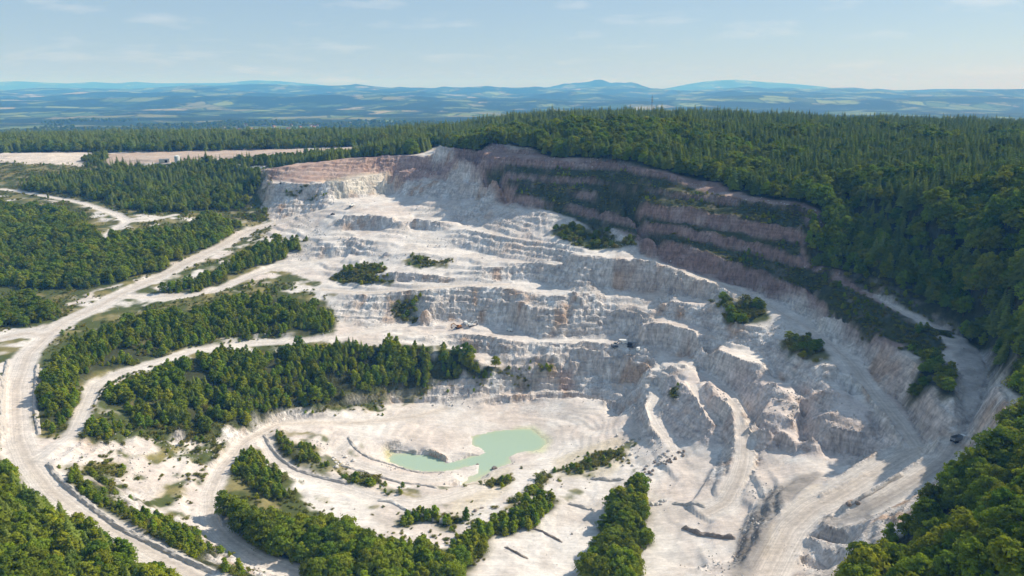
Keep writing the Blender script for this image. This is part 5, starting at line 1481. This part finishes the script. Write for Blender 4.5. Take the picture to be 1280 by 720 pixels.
e = thing('van', 'white van alone below the middle of the tall grey face', 'van', 637, 413, 150); van(e)
e = thing('mobile_crusher', 'dark mobile crusher beside the white site container', 'crusher', 788, 437, 160); crusher(e)
e = thing('excavator', 'grey excavator next to the mobile crusher', 'excavator', 768, 436, 20); excavator(e, 'greymetal')
e = thing('van', 'white van parked beyond the mobile crusher in shade', 'van', 798, 439, 60); van(e)
e = thing('site_container', 'white site container behind the mobile crusher', 'container', 779, 431, 170)
part('shell', 'steel', e, (box, ((0, 0, 1.35), (6.0, 2.5, 2.6)))); part('door', 'greymetal', e, (box, ((3.02, 0, 1.3), (0.06, 2.0, 2.2)))); part('roof', 'steel', e, (box, ((0, 0, 2.72), (6.2, 2.7, 0.14))))
e = thing('car', 'dark car on the track at the edge of the top shelf', 'car', 416, 270, 15); car(e)
e = thing('car', 'dark car parked at the foot of the pink bank', 'car', 351, 232, 100); car(e)
e = thing('storage_tank', 'white round storage tank among pines behind the knoll', 'tank', 222, 204, 0)
part('shell', 'steel', e, (cyl, ((0, 0, 4.5), 3.4, 9.0, 'Z', 24))); part('roof', 'steel', e, (lambda bm: bmesh.ops.create_cone(bm, cap_ends=True, segments=24, radius1=3.6, radius2=0.3, depth=1.2, matrix=Matrix.Translation((0, 0, 9.6))), ()))
part('ladder', 'greymetal', e, (box, ((0, -3.5, 4.5), (0.6, 0.12, 9.0))))
e = thing('shed', 'pale low shed beside the storage tank', 'shed', 206, 203, 20)
part('wall', 'render', e, (box, ((0, 0, 2.0), (13, 7, 4)))); part('roof', 'greymetal', e, (box, ((0, 0, 4.25), (13.6, 7.6, 0.45), None, 0.1))); part('door', 'dark', e, (box, ((2, -3.52, 1.6), (3.2, 0.08, 3.2))))
# mast on the hill
mx_, my_ = 262.0, 1340.0
mz = float(height(mx_, my_)); mh = 206.0 - mz
e = thing('radio_mast', 'slim lattice radio mast rising from the hill forest', 'mast', 0, 0, 0, loc=(mx_, my_, mz))
for k in range(3):
    a_ = k * 2.094
    part('leg', 'greymetal', e, (box, ((1.1 * math.cos(a_), 1.1 * math.sin(a_), mh / 2), (0.28, 0.28, mh))))
part('lattice', 'greymetal', e, *[(box, ((0, 0, z), (1.9, 0.16, 0.16), Matrix.Rotation(q * 1.05, 3, 'Z') @ RY(40 * (-1) ** q))) for q, z in enumerate(np.arange(2, mh, 2.2))])
for z, r_ in ((mh - 9, 1.9), (mh - 5, 1.5)):
    for k in range(3):
        a_ = k * 2.094 + 0.5
        part('antenna', 'steel', e, (box, ((r_ * math.cos(a_), r_ * math.sin(a_), z), (0.6, 0.6, 2.8))))
part('tip', 'greymetal', e, (box, ((0, 0, mh + 2), (0.25, 0.25, 5))))
# village on the plain
def house(x, y, yaw, w, d, h):
    e = thing('house', 'small house with red tiled roof in the far village on the plain', 'house', 0, 0, yaw, 'village houses', loc=(x, y, float(height(x, y))))
    part('wall', 'render', e, (box, ((0, 0, h / 2), (w, d, h))))
    V = [(-w / 2 - .5, -d / 2 - .6, h), (w / 2 + .5, -d / 2 - .6, h), (w / 2 + .5, d / 2 + .6, h), (-w / 2 - .5, d / 2 + .6, h), (-w / 2 - .5, 0, h + d * 0.42), (w / 2 + .5, 0, h + d * 0.42)]
    mesh_obj('roof', V, [(0, 1, 5, 4), (2, 3, 4, 5), (0, 4, 3), (1, 2, 5), (3, 2, 1, 0)], M['roof'], e)
for k in range(22):
    u = random.random()
    y = random.uniform(2750, 3700); x = (-0.39 + 0.14 * random.random() + (0.06 if k % 3 == 0 else 0)) * y
    house(x, y, random.uniform(0, 180), random.uniform(12, 20), random.uniform(9, 12), random.uniform(5, 8))
print('done', round(time.time() - T0, 1))
